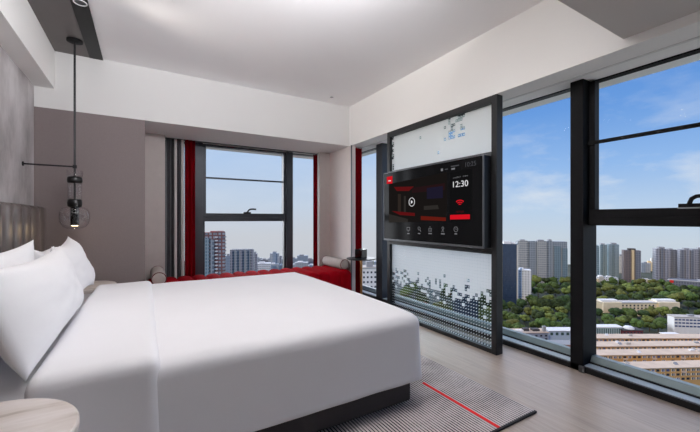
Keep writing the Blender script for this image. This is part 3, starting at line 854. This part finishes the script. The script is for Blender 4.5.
F_grey = facade('facade_grey', (150, 156, 162), (84, 98, 112), 3.6, 4.2, 1.5, (104, 116, 128))
F_warm = facade('facade_warm', (178, 178, 176), (96, 106, 116), 3.4, 4.2, 1.4, (122, 126, 130))
F_teal = facade('facade_teal', (130, 146, 154), (70, 96, 110), 3.6, 4.2, 1.2, (86, 112, 124))
F_teal2 = facade('facade_teal_pale', (150, 164, 170), (92, 116, 128), 2.2, 3.0, .8)
F_dark = facade('facade_dark_glass', (62, 76, 96), (38, 54, 78), 1.6, 3.2, .25, (48, 64, 90), 0.25)
F_white = facade('facade_white', (226, 228, 230), (70, 82, 96), 3.6, 3.6, 1.9)
F_brown = facade('facade_brown', (120, 108, 106), (68, 70, 80), 2.4, 3.0, 1.0)
F_pale = facade('facade_pale', (204, 200, 192), (130, 134, 138), 3.0, 3.0, 1.5)
F_cream = facade('facade_cream', (226, 206, 168), (150, 140, 124), 3.2, 3.2, 1.7)
F_mauve = facade('facade_mauve', (150, 150, 158), (92, 98, 112), 3.4, 4.2, 1.4, (104, 106, 120))
F_mauve2 = facade('facade_mauve_dark', (122, 125, 134), (80, 86, 100), 3.4, 4.2, 1.4)
F_red = facade('facade_red_brown', (126, 82, 78), (112, 124, 134), 3.2, 3.1, 1.2, (176, 184, 190))
F_hazy = facade('facade_hazy_blue', (150, 162, 176), (116, 130, 146), 3.0, 3.0, 1.2)  # distance haze put into these pale, low-contrast colours
F_hazy2 = facade('facade_hazy_grey', (168, 174, 180), (132, 140, 150), 3.4, 3.0, 1.4)  # greyer variant, haze likewise put into its colours
P_roof = plain('roof_concrete', (186, 180, 172), 0.9, vscale=.3, var=.1)
P_cream = plain('cream_render', (232, 216, 184), 0.9, vscale=.2, var=.06)
P_white = plain('white_render', (226, 226, 226), 0.9, vscale=.2, var=.05)
P_grey = plain('grey_render', (150, 152, 156), 0.9, vscale=.2, var=.05)
P_dark = plain('dark_roof', (70, 68, 70), 0.9, vscale=.2, var=.1)
P_ochre = plain('ochre_render', (196, 156, 100), 0.9, vscale=.15, var=.12)
P_pink = plain('pink_beige_roof', (206, 184, 162), 0.9, vscale=.12, var=.10)
P_win = plain('dark_window', (52, 60, 72), 0.25, var=.2, vscale=.5)
P_win2 = plain('blue_window', (66, 84, 128), 0.3, var=.2, vscale=.5)
P_frame = plain('white_window_frame', (228, 226, 222), 0.6)
P_maroon = plain('maroon_cladding', (104, 44, 54), 0.7, var=.1, vscale=.3)
P_sign = plain('red_sign', (224, 44, 36), 0.6)
P_stripe = plain('cream_stripe', (214, 190, 150), 0.8, vscale=.2)

# right-hand view
tower('tower_block', 518, 566, 241.5, 640, [F_grey, F_grey, F_warm, F_teal, P_grey], 'broad grey apartment slab behind the woods with pale ribs',
      [(0.02, .20, 2.5, 1.5, 2), (.24, .36, 2.0, .5, 1), (.40, .58, 2.5, 1.0, 2), (.62, .70, 1.5, 2.0, 1), (.74, .86, 3, -8, 3), (.90, 1.0, 2.0, -12, 3)],
      16, .12, ((.06, .16, 3), (.42, .55, 3), (.64, .7, 4)))
tower('office_tower', 502.8, 517, 244, 476, [F_dark, F_white, F_pale, P_white], 'dark blue glass office tower with white edge rising from the trees',
      [(-.22, .0, .8, -1.5, 2), (.96, 1.06, .6, -1, 2)], 16, .05, ((.1, .6, 3.5), (.7, .9, 2)))
tower('office_block', 517.5, 531, 270, 490, [F_white, P_white], 'small white office block with dark square windows beside the glass tower', [], 14, .02, ((.2, .5, 2),))
tower('tower_block', 588, 598.5, 246, 690, [F_teal, F_teal2, F_teal, P_grey], 'blue green apartment tower beside the black window post', [(.05, .3, 2, 1, 1), (.55, .9, 2, 2, 2)], 18, 0, ((.3, .6, 3),))
tower('tower_block', 600, 607.5, 245, 712, [F_teal2, F_teal, F_teal2, P_grey], 'pale blue green apartment tower, second in the cluster by the post', [(.1, .4, 2, 1, 1), (.6, .9, 2, 1, 2)], 18, .1, ((.2, .7, 3),))
tower('tower_block', 609, 618.5, 244.5, 690, [F_teal, F_teal2, F_teal2, P_grey], 'blue green apartment tower at the open end of its cluster', [(.1, .35, 2, 1, 1), (.55, .95, 2, -1, 2)], 18, 0, ((.3, .8, 3),))
tower('tower_block', 624.5, 640, 250.5, 640, [F_brown, P_stripe, F_brown, F_mauve2, P_dark], 'slim brown tower with a cream stripe down its middle', [(.46, .60, 2.2, 1, 1), (.05, .35, 1.6, 0, 2), (.68, .98, 1.6, -1, 3)], 16, .0, ((.3, .72, 3.5),))
tower('tower_block', 656.5, 667, 249, 612, [F_mauve, F_mauve, F_mauve2, P_grey], 'grey apartment tower with ribbed front above the red sign building', [(.05, .3, 2, 1, 1), (.4, .6, 2.2, 2, 2), (.72, .95, 2, 0, 1)], 18, .05, ((.3, .8, 3.5),))
tower('tower_block', 667.5, 677, 250, 644, [F_mauve2, F_mauve, F_mauve2, P_grey], 'darker grey tower joined to the ribbed grey tower', [(.1, .35, 2, 0, 1), (.55, .85, 2, 1, 2)], 18, .05, ((.2, .6, 2.5),))
tower('tower_block', 681, 693, 250, 616, [F_mauve, F_mauve2, F_mauve, P_grey], 'mid grey tower in the long grey row, second from the window edge', [(.05, .3, 2, 0, 1), (.4, .65, 2, 1, 2), (.75, .97, 2, 0, 1)], 18, .0, ((.3, .7, 3),))
tower('tower_block', 693.5, 712, 249.5, 630, [F_mauve2, F_mauve, F_mauve2, P_grey], 'grey tower cut by the edge of the view, last of the grey row', [(.05, .3, 2, 0, 1), (.4, .65, 2, 1, 2)], 18, .0, ((.3, .7, 3),))
tower('tower_block', 619, 624, 256, 760, [F_pale, P_grey], 'thin pale tower seen in the gap beside the brown tower', [], 14, 0, ((.2, .6, 3),))
# low blocks in front of the far towers
tower('low_building', 588, 599, 279, 655, [F_cream, P_cream], 'low cream building at the foot of the blue green towers', [], 14, 0, ((.2, .7, 2),))
tower('low_building', 598, 617.5, 277.5, 650, [F_white, F_pale, P_white], 'low white building before the blue green towers', [(.1, .3, 1, 1, 1)], 14, .08, ((.1, .3, 2.5), (.5, .7, 2)))
tower('low_building', 641, 656.5, 280, 640, [F_pale, P_white], 'low white building between the brown tower and the grey towers', [], 12, 0, ((.2, .5, 1.5),))
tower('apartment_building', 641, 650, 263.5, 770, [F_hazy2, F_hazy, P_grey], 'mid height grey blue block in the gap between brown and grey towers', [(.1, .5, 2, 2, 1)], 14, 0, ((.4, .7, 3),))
tower('apartment_building', 648, 654.5, 262.5, 790, [F_cream, P_stripe], 'distant cream block with orange tint between the towers', [], 12, 0, ((.1, .5, 3),))
tower('apartment_building', 652, 658, 258.5, 800, [F_pale, P_white], 'distant white block just beside the ribbed grey tower', [], 12, 0, ((.4, .9, 3),))
mall = tower('shopping_centre', 674, 716, 281, 560, [F_mauve2, P_grey], 'long low mauve building with a red sign under the grey towers', [], 20, 0, ((.6, .8, 1.5),))
hS = hgt(281, 560)
MB().box(-31, -26, -.6, .1, hS - 5.5, hS - 1).build('red_sign', P_sign, mall, local=True)
MB().box(-34, 34, -.3, .1, hS - .9, hS).build('parapet', P_white, mall, local=True)

# cream long building with two end pavilions, each window a part
def long_block(name, px0, px1, ytop, D, label, wall, roof, rows, n, wsize, yaw=0, depth=14, ends=(), frame_mat=None, win=P_win, roof_items=(), hbase=None):
    w = (px1 - px0) / 343.6 * D; h = hgt(ytop, D)
    e = empty(name, at((px0 + px1) / 2, D, GZ), -TH + yaw, label, 'building')
    MB().box(-w / 2, w / 2, 0, depth, 0, h).build('wall', wall, e, local=True)
    MB().box(-w / 2 - .5, w / 2 + .5, -.8, depth + .5, h, h + .6).build('roof', roof, e, local=True)
    for (u0, u1, ex_) in ends:
        MB().box(-w / 2 + w * u0, -w / 2 + w * u1, -2.5, depth + 1, 0, h + ex_).build('end_pavilion', wall, e, local=True)
        MB().box(-w / 2 + w * u0 + 1, -w / 2 + w * u1 - 1, 2, depth - 2, h + ex_, h + ex_ + 2.0).build('roof_tank', P_white, e, local=True)
    for z in rows:
        for i in range(n):
            x = -w / 2 + w * (i + .5) / n
            if any(-w / 2 + w * u0 - .5 < x < -w / 2 + w * u1 + .5 for (u0, u1, _) in ends): continue
            m = MB(); ww, hh = wsize
            m.box(x - ww / 2, x + ww / 2, -.12, .05, h - z - hh, h - z)
            fobj = m.build('window', win, e, local=True)
            if frame_mat:
                MB().box(x - ww * .1, x + ww * .1, -.2, -.1, h - z - hh, h - z).build('window_bar', frame_mat, fobj, local=True)
    for (u0, u1, y0, y1, hh, mt) in roof_items:
        MB().box(-w / 2 + w * u0, -w / 2 + w * u1, y0, y1, h + .6, h + .6 + hh).build('roof_unit', mt, e, local=True)
    return e
long_block('school_building', 602, 678, 303, 425, 'long cream building with two taller end pavilions among the trees', P_cream, P_roof, (2.2, 5.6, 9.0), 20, (1.9, 2.0), .0,
           12, ((0.0, .24, 1.2), (.73, 1.0, 1.2)), None, P_win, ((.3, .7, 2, 4, .6, P_white),))
long_block('office_building', 677, 728, 318, 352, 'white three storey building with rows of blue windows at the view edge', P_white, P_roof, (1.8, 5.0, 8.4), 15, (2.6, 1.5), -.12, 9, (), None, P_win2, ((.3, .4, 3, 6, 1.5, P_grey),))
long_block('glazed_hall', 588, 622.5, 327.5, 333, 'long pale blue hall with tall narrow windows behind the ochre rows', plain('pale_blue_metal', (176, 196, 206), .5), P_white, (1.0,), 16, (1.2, 5.0), 0, 8, (), None, plain('teal_window', (72, 104, 112), .3))
e = long_block('annex_building', 623, 643, 330.5, 330, 'small maroon building with a pale curved roof next to the glazed hall', P_maroon, P_dark, (1.4,), 6, (1.6, 1.2), 0, 9, (), None, P_win)
hA = hgt(330.5, 330)
m = MB(); m.lathe([(4.5, 0), (4.2, 1.2), (2.8, 2.2), (0, 2.6)], (-.5, 4.5, hA + .6), 20); m.build('curved_roof', P_white, e, local=True)
long_block('flat_roof_house', 514, 549, 333, 330, 'small building with pale flat roof and rooftop units under the trees', plain('blue_grey_wall', (140, 150, 170), .8), P_pink, (2.0, 5.2), 7, (2.2, 1.6), .05, 12, (), None, P_win,
           ((.1, .3, 2, 5, 1.6, P_white), (.35, .5, 4, 8, 2.4, P_dark), (.6, .8, 3, 8, 2.0, P_dark), (.88, .97, 2, 4, 5.0, P_grey)))
long_block('flat_roof_house', 549, 592, 331, 338, 'low pale blue house with a dark window band beside the window post', plain('sky_blue_wall', (170, 190, 215), .8), P_white, (1.5,), 8, (2.6, 2.6), 0, 10, (), None, plain('green_window', (58, 84, 84), .4))
long_block('market_shed', 546, 592, 345, 290, 'low cluttered shed with faded red panels near the window post', plain('faded_red_wall', (150, 96, 92), .8), P_grey, (1.5, 4.0), 9, (2.4, 1.6), 0, 10, (), None, P_win2)
long_block('container_office', 664, 679, 334.5, 306, 'row of white containers on the flat ground behind the first ochre row', P_white, P_white, (.8,), 5, (1.2, 1.0), 0, 4)

# four rows of ochre flats seen from above
rows_ = [(338.3, 294, 'ochre block of flats farthest up the slope, just below the glazed hall', 582, 752, .0),
         (346.0, 275, 'second ochre block of flats counting down from the glazed hall', 578, 752, .02),
         (354.5, 257, 'third ochre block of flats, with a wide pale flat roof', 572, 750, .03),
         (367.5, 236, 'lowest ochre block of flats, just above the window sill', 596, 760, .05)]
for k, (yt, D, lab, p0, p1, yaw) in enumerate(rows_):
    w = (p1 - p0) / 343.6 * D; h = hgt(yt, D)
    e = empty('apartment_row', at((p0 + p1) / 2, D, GZ), -TH + yaw, lab, 'building', 'ochre blocks of flats in rows')
    MB().box(-w / 2, w / 2, 0, 9.5, 0, h).build('wall', P_ochre, e, local=True)
    MB().box(-w / 2 - .6, w / 2 + .6, -1.1, 10, h, h + .5).build('flat_roof', P_pink, e, local=True)
    rr = random.Random(k)
    n = int(w / 3.6)
    for i in range(n):
        x = -w / 2 + w * (i + .5) / n
        for lev in (0, 1) if k < 3 else (0, 1, 2):
            zt = h - 1.0 - lev * 3.0
            if i % 6 == 4 and lev == 0:
                MB().box(x - 1.5, x + 1.5, -1.2, 0, zt - 2.4, zt - 1.3).build('balcony', P_pink if rr.random() < .5 else P_grey, e, local=True)
            if lev == 1 and k < 3 and i % 2: continue
            wn_ = MB().box(x - 1.1, x + 1.1, -.10, .05, zt - 1.5, zt).build('window', P_win if rr.random() < .75 else P_win2, e, local=True)
            if rr.random() < .8:
                q = MB(); q.box(x - 1.25, x - 1.05, -.25, .02, zt - 1.6, zt + .1); q.box(x + 1.05, x + 1.25, -.25, .02, zt - 1.6, zt + .1); q.box(x - .08, x + .08, -.25, .02, zt - 1.5, zt)
                q.build('window_frame', P_frame, wn_, local=True)
    for i in range(5):
        x = -w / 2 + w * rr.random(); y = 2 + 5 * rr.random()
        m = MB(); 
        if rr.random() < .5: m.box(x, x + 2.0 + 2 * rr.random(), y, y + 1.4, h + .5, h + 1.4 + rr.random())
        else:
            m.prism([(y, h + .5), (y + 1.6, h + .5), (y + 1.6, h + 1.8)], 0, x, x + 2.4)
        m.build('roof_unit', rr.choice([P_white, P_grey, P_roof]), e, local=True)

# left-hand window view
e = tower('tower_block', 192, 225, 232.5, 300, [F_red, F_teal2, F_red, F_grey, plain('red_brown_crown', (168, 92, 86), .8)], 'red brown apartment tower with pale glazed bays seen through the far window',
          [(.30, .52, 1.5, -4.5, 1), (.56, .66, 2.2, -6, 3), (.72, .98, 1.2, 1.0, 2)], 16, .10, ((.55, .95, 1.0),))
hR = hgt(232.5, 300)
for i in range(14):
    z = hR - 4.5 - 3.1 * i
    MB().box(12.6, 14.6, -1.4, 2.0, z, z + 1.0).build('balcony', P_grey, e, local=True)
    MB().box(5.2, 7.6, -2.2, -.9, z, z + .9).build('balcony', P_white, e, local=True)
tower('tower_block', 230.5, 253.5, 250.5, 520, [F_grey, F_mauve, F_grey, F_grey, P_grey], 'broad grey tower with vertical ribs standing alone on the far skyline',
      [(.0, .10, 2, 1.5, 1), (.2, .30, 2, 1.5, 2), (.42, .52, 2, 1.5, 1), (.64, .74, 2, 1.5, 2), (.88, 1.0, 2, 1.5, 1)], 16, 0, ((.05, .95, 1.5),))
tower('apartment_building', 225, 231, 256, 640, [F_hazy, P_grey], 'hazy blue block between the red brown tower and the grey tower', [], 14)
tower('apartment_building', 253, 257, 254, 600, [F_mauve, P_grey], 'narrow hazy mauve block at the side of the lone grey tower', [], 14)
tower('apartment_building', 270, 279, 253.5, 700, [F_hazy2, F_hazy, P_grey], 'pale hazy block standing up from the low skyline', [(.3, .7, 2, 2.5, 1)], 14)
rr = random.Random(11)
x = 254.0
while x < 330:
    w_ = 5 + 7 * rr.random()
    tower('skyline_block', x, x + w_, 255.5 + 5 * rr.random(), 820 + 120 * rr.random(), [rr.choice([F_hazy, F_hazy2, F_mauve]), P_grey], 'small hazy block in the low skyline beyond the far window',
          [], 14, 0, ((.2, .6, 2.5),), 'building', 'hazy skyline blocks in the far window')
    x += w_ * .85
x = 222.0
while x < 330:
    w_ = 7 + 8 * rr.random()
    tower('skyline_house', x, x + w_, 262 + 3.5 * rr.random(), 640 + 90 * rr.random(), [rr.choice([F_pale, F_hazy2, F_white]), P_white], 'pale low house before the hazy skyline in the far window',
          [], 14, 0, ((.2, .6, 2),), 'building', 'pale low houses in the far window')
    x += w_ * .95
# through the narrow window by the pier
wb = long_block('white_tower', 362, 381, 268, 255, 'white block with small dark windows seen through the narrow window by the pier', P_white, P_roof, tuple(2.5 + 3.6 * i for i in range(8)), 5, (1.3, 1.4), .1, 12, (), None, P_win, ((.25, .6, 2, 6, 4.0, P_grey),))
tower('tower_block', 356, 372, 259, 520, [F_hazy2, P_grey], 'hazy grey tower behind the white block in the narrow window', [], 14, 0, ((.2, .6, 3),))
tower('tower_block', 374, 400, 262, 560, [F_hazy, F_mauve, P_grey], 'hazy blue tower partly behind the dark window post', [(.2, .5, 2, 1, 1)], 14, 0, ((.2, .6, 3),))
# seen only dimly through the fritted glass of the partition
tower('tower_block', 455, 478, 282, 330, [F_dark, P_grey], 'dark blue tower seen dimly through the dotted glass of the partition', [], 16, .1, ((.2, .6, 2),))
rq = random.Random(21)
for (a, b2, yt, D, lab) in ((386, 402, 268, 520, 'grey block farthest along, seen dimly through the dotted partition glass'), (408, 424, 260, 620, 'pale tower seen dimly through the dotted partition glass'),
                            (428, 440, 272, 480, 'low white block seen dimly through the dotted partition glass'), (441, 452, 258, 640, 'teal tower seen dimly through the dotted partition glass'),
                            (482, 497, 252, 600, 'tall grey tower partly behind the black upright of the partition')):
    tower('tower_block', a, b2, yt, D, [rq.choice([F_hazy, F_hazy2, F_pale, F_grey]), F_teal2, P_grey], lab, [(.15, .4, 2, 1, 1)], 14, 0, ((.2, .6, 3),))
# far skyline closing the right-hand view
for (a, b2, yt) in ((498, 512, 262), (508, 520, 266), (564, 576, 268), (576, 590, 262), (612, 628, 266), (636, 646, 268), (641, 662, 269), (676, 684, 262), (700, 730, 258)):
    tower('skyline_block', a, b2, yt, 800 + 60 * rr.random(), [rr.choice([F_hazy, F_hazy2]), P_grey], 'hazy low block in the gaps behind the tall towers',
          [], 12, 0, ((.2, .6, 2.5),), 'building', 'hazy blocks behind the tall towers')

# ---- trees -------------------------------------------------------------------
def leafmat(name, d, l_):
    t = NT(name); o_ = t.obj()
    oi = t.n('ShaderNodeObjectInfo')
    n1 = t.noise(o_, 0.55, 4, .7)
    c = t.ramp(n1, [(.32, lin(d)), (.68, lin(l_))])
    hs = t.n('ShaderNodeHueSaturation'); t.l(c, hs.inputs['Color'])
    t.l(t.math('ADD', t.math('MULTIPLY', oi.outputs['Random'], .05), .475), hs.inputs['Hue'])
    t.l(t.math('ADD', t.math('MULTIPLY', oi.outputs['Random'], .7), .65), hs.inputs['Value'])
    b = t.bsdf(hs.outputs[0], .9, 0, .2); t.bump(b, t.noise(o_, 2.5, 3), .8, .6)
    return t.end(b)
LEAF = [leafmat('leaf_green', (38, 52, 28), (96, 112, 56)), leafmat('leaf_yellow_green', (56, 68, 32), (132, 138, 72)), leafmat('leaf_dark', (30, 44, 28), (72, 88, 50))]
BARK = plain('bark', (84, 68, 54), .95)
def tree_mesh(seed, mat):
    r = random.Random(seed); bm = bmesh.new()
    for i in range(15):
        a = r.random() * 2 * PI; q = math.sqrt(r.random()) * 4.6; z = 6.0 + 6.0 * r.random() * (1 - (q / 7.0) ** 2)
        rad = 1.9 + 1.7 * r.random()
        mt = Matrix.Translation((q * math.cos(a), q * math.sin(a), z)) @ Matrix.Diagonal((rad, rad, rad * .85, 1))
        bmesh.ops.create_icosphere(bm, subdivisions=2, radius=1, matrix=mt)
    for v in bm.verts:
        n = noise.noise(v.co * .9 + Vector((seed, 0, 0))) * .8 + noise.noise(v.co * 2.6) * .45
        v.co += v.normal * n if v.normal.length else Vector((0, 0, n))
    nf = len(bm.faces)
    bmesh.ops.create_cone(bm, cap_ends=True, segments=8, radius1=.5, radius2=.3, depth=8, matrix=Matrix.Translation((0, 0, 4)))
    bm.faces.ensure_lookup_table()
    for i, f in enumerate(bm.faces):
        f.smooth = True; f.material_index = 0 if i < nf else 1
    me = bpy.data.meshes.new('tree'); bm.to_mesh(me); bm.free()
    me.materials.append(mat); me.materials.append(BARK); return me
TM = [tree_mesh(1, LEAF[0]), tree_mesh(2, LEAF[0]), tree_mesh(3, LEAF[1]), tree_mesh(4, LEAF[2]), tree_mesh(5, LEAF[2])]
TREE_N = 0
def tree(px, D, sc, rr_, label, group, pick=None):
    global TREE_N
    o = bpy.data.objects.new('tree', TM[rr_.randrange(5) if pick is None else pick]); COL.objects.link(o)
    o.location = at(px, D, GZ); s_ = sc * (.85 + .35 * rr_.random()); o.scale = (s_, s_, s_ * (.85 + .3 * rr_.random()))
    o.rotation_euler = (0, 0, rr_.random() * 6.28)
    tag(o, label, 'tree', group); TREE_N += 1
rt = random.Random(5)
def belt(px0, px1, D, step, sc, label, group, skip=(), pick=None):
    x = px0
    dpx = step * 343.6 / D
    while x < px1:
        p = x + dpx * (rt.random() - .5) * .6
        if not any(a < p < b2 for a, b2 in skip):
            tree(p, D + 12 * (rt.random() - .5), sc, rt, label, group, pick if pick is None else rt.choice(pick))
        x += dpx
la = 'broad leafy tree in the wood at the foot of the tall towers'
lb = 'leafy tree in the band in front of the long cream building'
lc = 'leafy tree below the grey slab, beyond the narrower window pane'
ga, gb, gc = 'trees of the wood under the towers', 'trees in front of the cream building', 'trees beyond the narrower window pane'
for D, sc in ((594, 1.15), (566, 1.15), (535, 1.15), (502, 1.15), (474, 1.1)):
    belt(578, 666 if D in (566, 594) else 722, D, 16, sc, la, ga)
belt(690, 722, 452, 14, .9, la, ga)
for D, sc in ((408, 1.0), (385, .95), (364, .85)):
    belt(582, 664 if D < 400 else 722, D, 14, sc, lb, gb)
for D, sc in ((615, 1.25), (570, 1.2), (530, 1.15), (470, 1.15)):
    belt(530, 580, D, 14, sc, lc, gc)
for D, sc in ((445, 1.15), (415, 1.1), (388, 1.05), (364, 1.0)):
    belt(492, 582, D, 13.5, sc, lc, gc)
belt(498, 520, 346, 11, .95, lc, gc)
belt(575, 590, 312, 9, .7, 'small tree beside the low houses at the black window post', 'small trees by the window post')
belt(692, 712, 300, 9, .55, 'small round tree on the end of the ochre rows', 'small trees by the ochre rows')
for D in (545, 500, 455, 415, 380, 345):
    belt(388, 492, D, 22, 1.3 if D > 345 else 1.0, 'tree seen dimly through the dotted glass of the partition', 'trees behind the partition glass', ((446, 486),) if D == 345 else ((370, 404), (425, 443)) if D > 450 else ())

# ================================================================== light
w = bpy.data.worlds.new('World'); scene.world = w; w.use_nodes = True
t = w.node_tree; t.nodes.clear()
def wn(typ, **k):
    x = t.nodes.new(typ)
    for a, v in k.items(): setattr(x, a, v)
    return x
tc = wn('ShaderNodeTexCoord'); sp = wn('ShaderNodeSeparateXYZ'); t.links.new(tc.outputs['Generated'], sp.inputs[0])
def wm(op, a, b=None, clamp=False):
    x = wn('ShaderNodeMath', operation=op, use_clamp=clamp)
    for i, v in enumerate((a, b)):
        if v is None: continue
        if isinstance(v, (int, float)): x.inputs[i].default_value = v
        else: t.links.new(v, x.inputs[i])
    return x.outputs[0]
def wramp(fac, stops):
    x = wn('ShaderNodeValToRGB'); e = x.color_ramp.elements
    while len(e) < len(stops): e.new(.5)
    for el, (p, c) in zip(e, stops): el.position = p; el.color = c
    t.links.new(fac, x.inputs[0]); return x.outputs[0]
def wmix(f_, a, b):
    x = wn('ShaderNodeMix', data_type='RGBA')
    for s_, v in ((x.inputs[0], f_), (x.inputs[6], a), (x.inputs[7], b)):
        if isinstance(v, (int, float, tuple)): s_.default_value = v
        else: t.links.new(v, s_)
    return x.outputs[2]
zz = wm('ADD', wm('MULTIPLY', sp.outputs[2], 1.0), .2)     # z -0.2..0.8 -> 0..1
blue = wramp(zz, [(.0, lin((200, 205, 212))), (.15, lin((204, 214, 226))), (.22, lin((192, 212, 236))), (.33, lin((150, 188, 238))), (.46, lin((108, 158, 226))), (.62, lin((84, 138, 214))), (1.0, lin((70, 120, 200)))])
pale = wramp(zz, [(.0, lin((200, 203, 210))), (.15, lin((206, 208, 216))), (.24, lin((200, 212, 230))), (.36, lin((184, 206, 238))), (.55, lin((150, 186, 232))), (1.0, lin((90, 140, 210)))])
# azimuth: paler haze to +Y, deeper blue to +X
az = wm('MULTIPLY', wm('SUBTRACT', sp.outputs[1], .55), 4.0, True)
base = wmix(az, blue, pale)
# clouds
mp = wn('ShaderNodeMapping'); mp.inputs['Scale'].default_value = (1.6, 1.6, 4.6); mp.inputs['Location'].default_value = (.35, .1, .15)
t.links.new(tc.outputs['Generated'], mp.inputs['Vector'])
nz = wn('ShaderNodeTexNoise'); nz.inputs['Scale'].default_value = 2.6; nz.inputs['Detail'].default_value = 8; nz.inputs['Roughness'].default_value = .58
t.links.new(mp.outputs[0], nz.inputs['Vector'])
band = wm('MULTIPLY', wm('SUBTRACT', .36, sp.outputs[2]), 3.5, True)
low = wm('MULTIPLY', wm('SUBTRACT', sp.outputs[2], -.05), 12, True)
cl = wm('MULTIPLY', wm('MULTIPLY', wm('MULTIPLY', wm('SUBTRACT', nz.outputs['Fac'], .44), 5.0, True), wm('MULTIPLY', band, low)), wm('SUBTRACT', 1.0, wm('MULTIPLY', az, .75)))
sky = wmix(wm('MULTIPLY', cl, .75), base, lin((228, 232, 240)))
bg = wn('ShaderNodeBackground'); t.links.new(sky, bg.inputs[0]); bg.inputs[1].default_value = 1.0
wo = wn('ShaderNodeOutputWorld'); t.links.new(bg.outputs[0], wo.inputs[0])

def sun(name, direction, strength, angle, rgb):
    l = bpy.data.lights.new(name, 'SUN'); l.energy = strength; l.angle = math.radians(angle); l.color = lin(rgb)[:3]
    o = bpy.data.objects.new(name, l); COL.objects.link(o)
    o.rotation_euler = Vector(direction).to_track_quat('Z', 'Y').to_euler()   # +Z of lamp points to the light source
    return o
sun('sun', (-.75, -.30, .60), 1.9, 1.0, (255, 230, 196))
sun('sky_fill_east', (1.0, .35, .24), 1.6, 80, (250, 248, 248))  # wide sun lamps added to strengthen the sky's light through the windows
sun('sky_fill_north', (.10, 1.0, .25), 3.0, 80, (248, 248, 252))
sun('sky_fill_northwest', (-.60, 1.0, .30), 3.0, 60, (248, 248, 252))  # added to brighten the pier through the far window

def spot(name, loc, energy, size, ang=2.4, rgb=(255, 246, 236), blend=1.0):
    l = bpy.data.lights.new(name, 'SPOT'); l.energy = energy; l.shadow_soft_size = size; l.spot_size = ang; l.spot_blend = blend; l.color = lin(rgb)[:3]
    o = bpy.data.objects.new(name, l); COL.objects.link(o); o.location = loc; return o
# unseen downlights and track spots added to brighten the bed and ceiling
for (x, y, wt) in ((.25, 1.80, 20), (1.25, 1.80, 18), (2.0, 1.45, 8)):
    downlight(x, y, CZ - .0005, 'added unseen downlight brightening the bed from above its near edge', True, .045, group='added fill downlights')
    spot('downlight_fill', (x, y, CZ - .02), wt, .08, 2.5)
for (y, wt) in ((2.0, 14), (2.75, 14), (3.35, 14)):
    o = spot('track_fill', (-.43, y, CZ - .04), wt, .08, 2.0)  # added to light the bed; only the farthest has a modelled head
    o.rotation_euler = (Vector((-.43, y, CZ)) - Vector((.9, 2.8, .6))).to_track_quat('Z', 'Y').to_euler()
for y in (1.75, 2.45, 3.1):
    o = spot('wall_fill', (-.43, y, CZ - .18), 30, .08, 1.15)  # unseen spot without fixture, added to brighten the bulkhead
    o.rotation_euler = (Vector((-.43, y, CZ - .18)) - Vector((2.65, y + .55, 2.50))).to_track_quat('Z', 'Y').to_euler()
# unseen strip added above the dropped entry ceiling to brighten the main ceiling
for nm, wt, dirv, spr in (('cove_fill', 130, (-.35, .50, .80), 180),):
    al = bpy.data.lights.new(nm, 'AREA'); al.shape = 'RECTANGLE'; al.size = 2.0; al.size_y = .05; al.energy = wt; al.color = lin((250, 250, 255))[:3]; al.spread = math.radians(spr)
    ao = bpy.data.objects.new(nm, al); COL.objects.link(ao); ao.location = (.3, .875, 2.50)
    ao.rotation_euler = (-Vector(dirv)).to_track_quat('Z', 'X').to_euler()
    zl = ao.rotation_euler.to_matrix() @ Vector((1, 0, 0))
    if abs(zl.x) < .7: ao.rotation_euler = (-Vector(dirv)).to_track_quat('Z', 'Y').to_euler()
pl = bpy.data.lights.new('pendant_light', 'POINT'); pl.energy = 0.5; pl.shadow_soft_size = .01; pl.color = lin((255, 220, 170))[:3]
po = bpy.data.objects.new('pendant_light', pl); COL.objects.link(po); po.location = (PX, PY, 1.095)

# ================================================================== camera
cam = bpy.data.cameras.new('camera'); cam.sensor_width = 36; cam.lens = 36 * 343.6 / 700; cam.shift_y = 3.0 / 700; cam.clip_end = 4000; cam.clip_start = .02
co = bpy.data.objects.new('camera', cam); COL.objects.link(co); co.location = (0, 0, CAMH); co.rotation_euler = (PI / 2, 0, -TH)
scene.camera = co
vs = scene.view_settings
vs.view_transform = 'Standard'; vs.look = 'None'; vs.gamma = 1; vs.exposure = 0.0; vs.use_curve_mapping = False
scene.cycles.use_denoising = True
scene.cycles.transparent_max_bounces = 24
scene.cycles.max_bounces = 10; scene.cycles.diffuse_bounces = 7
scene.cycles.sample_clamp_indirect = 6
print('trees', TREE_N)
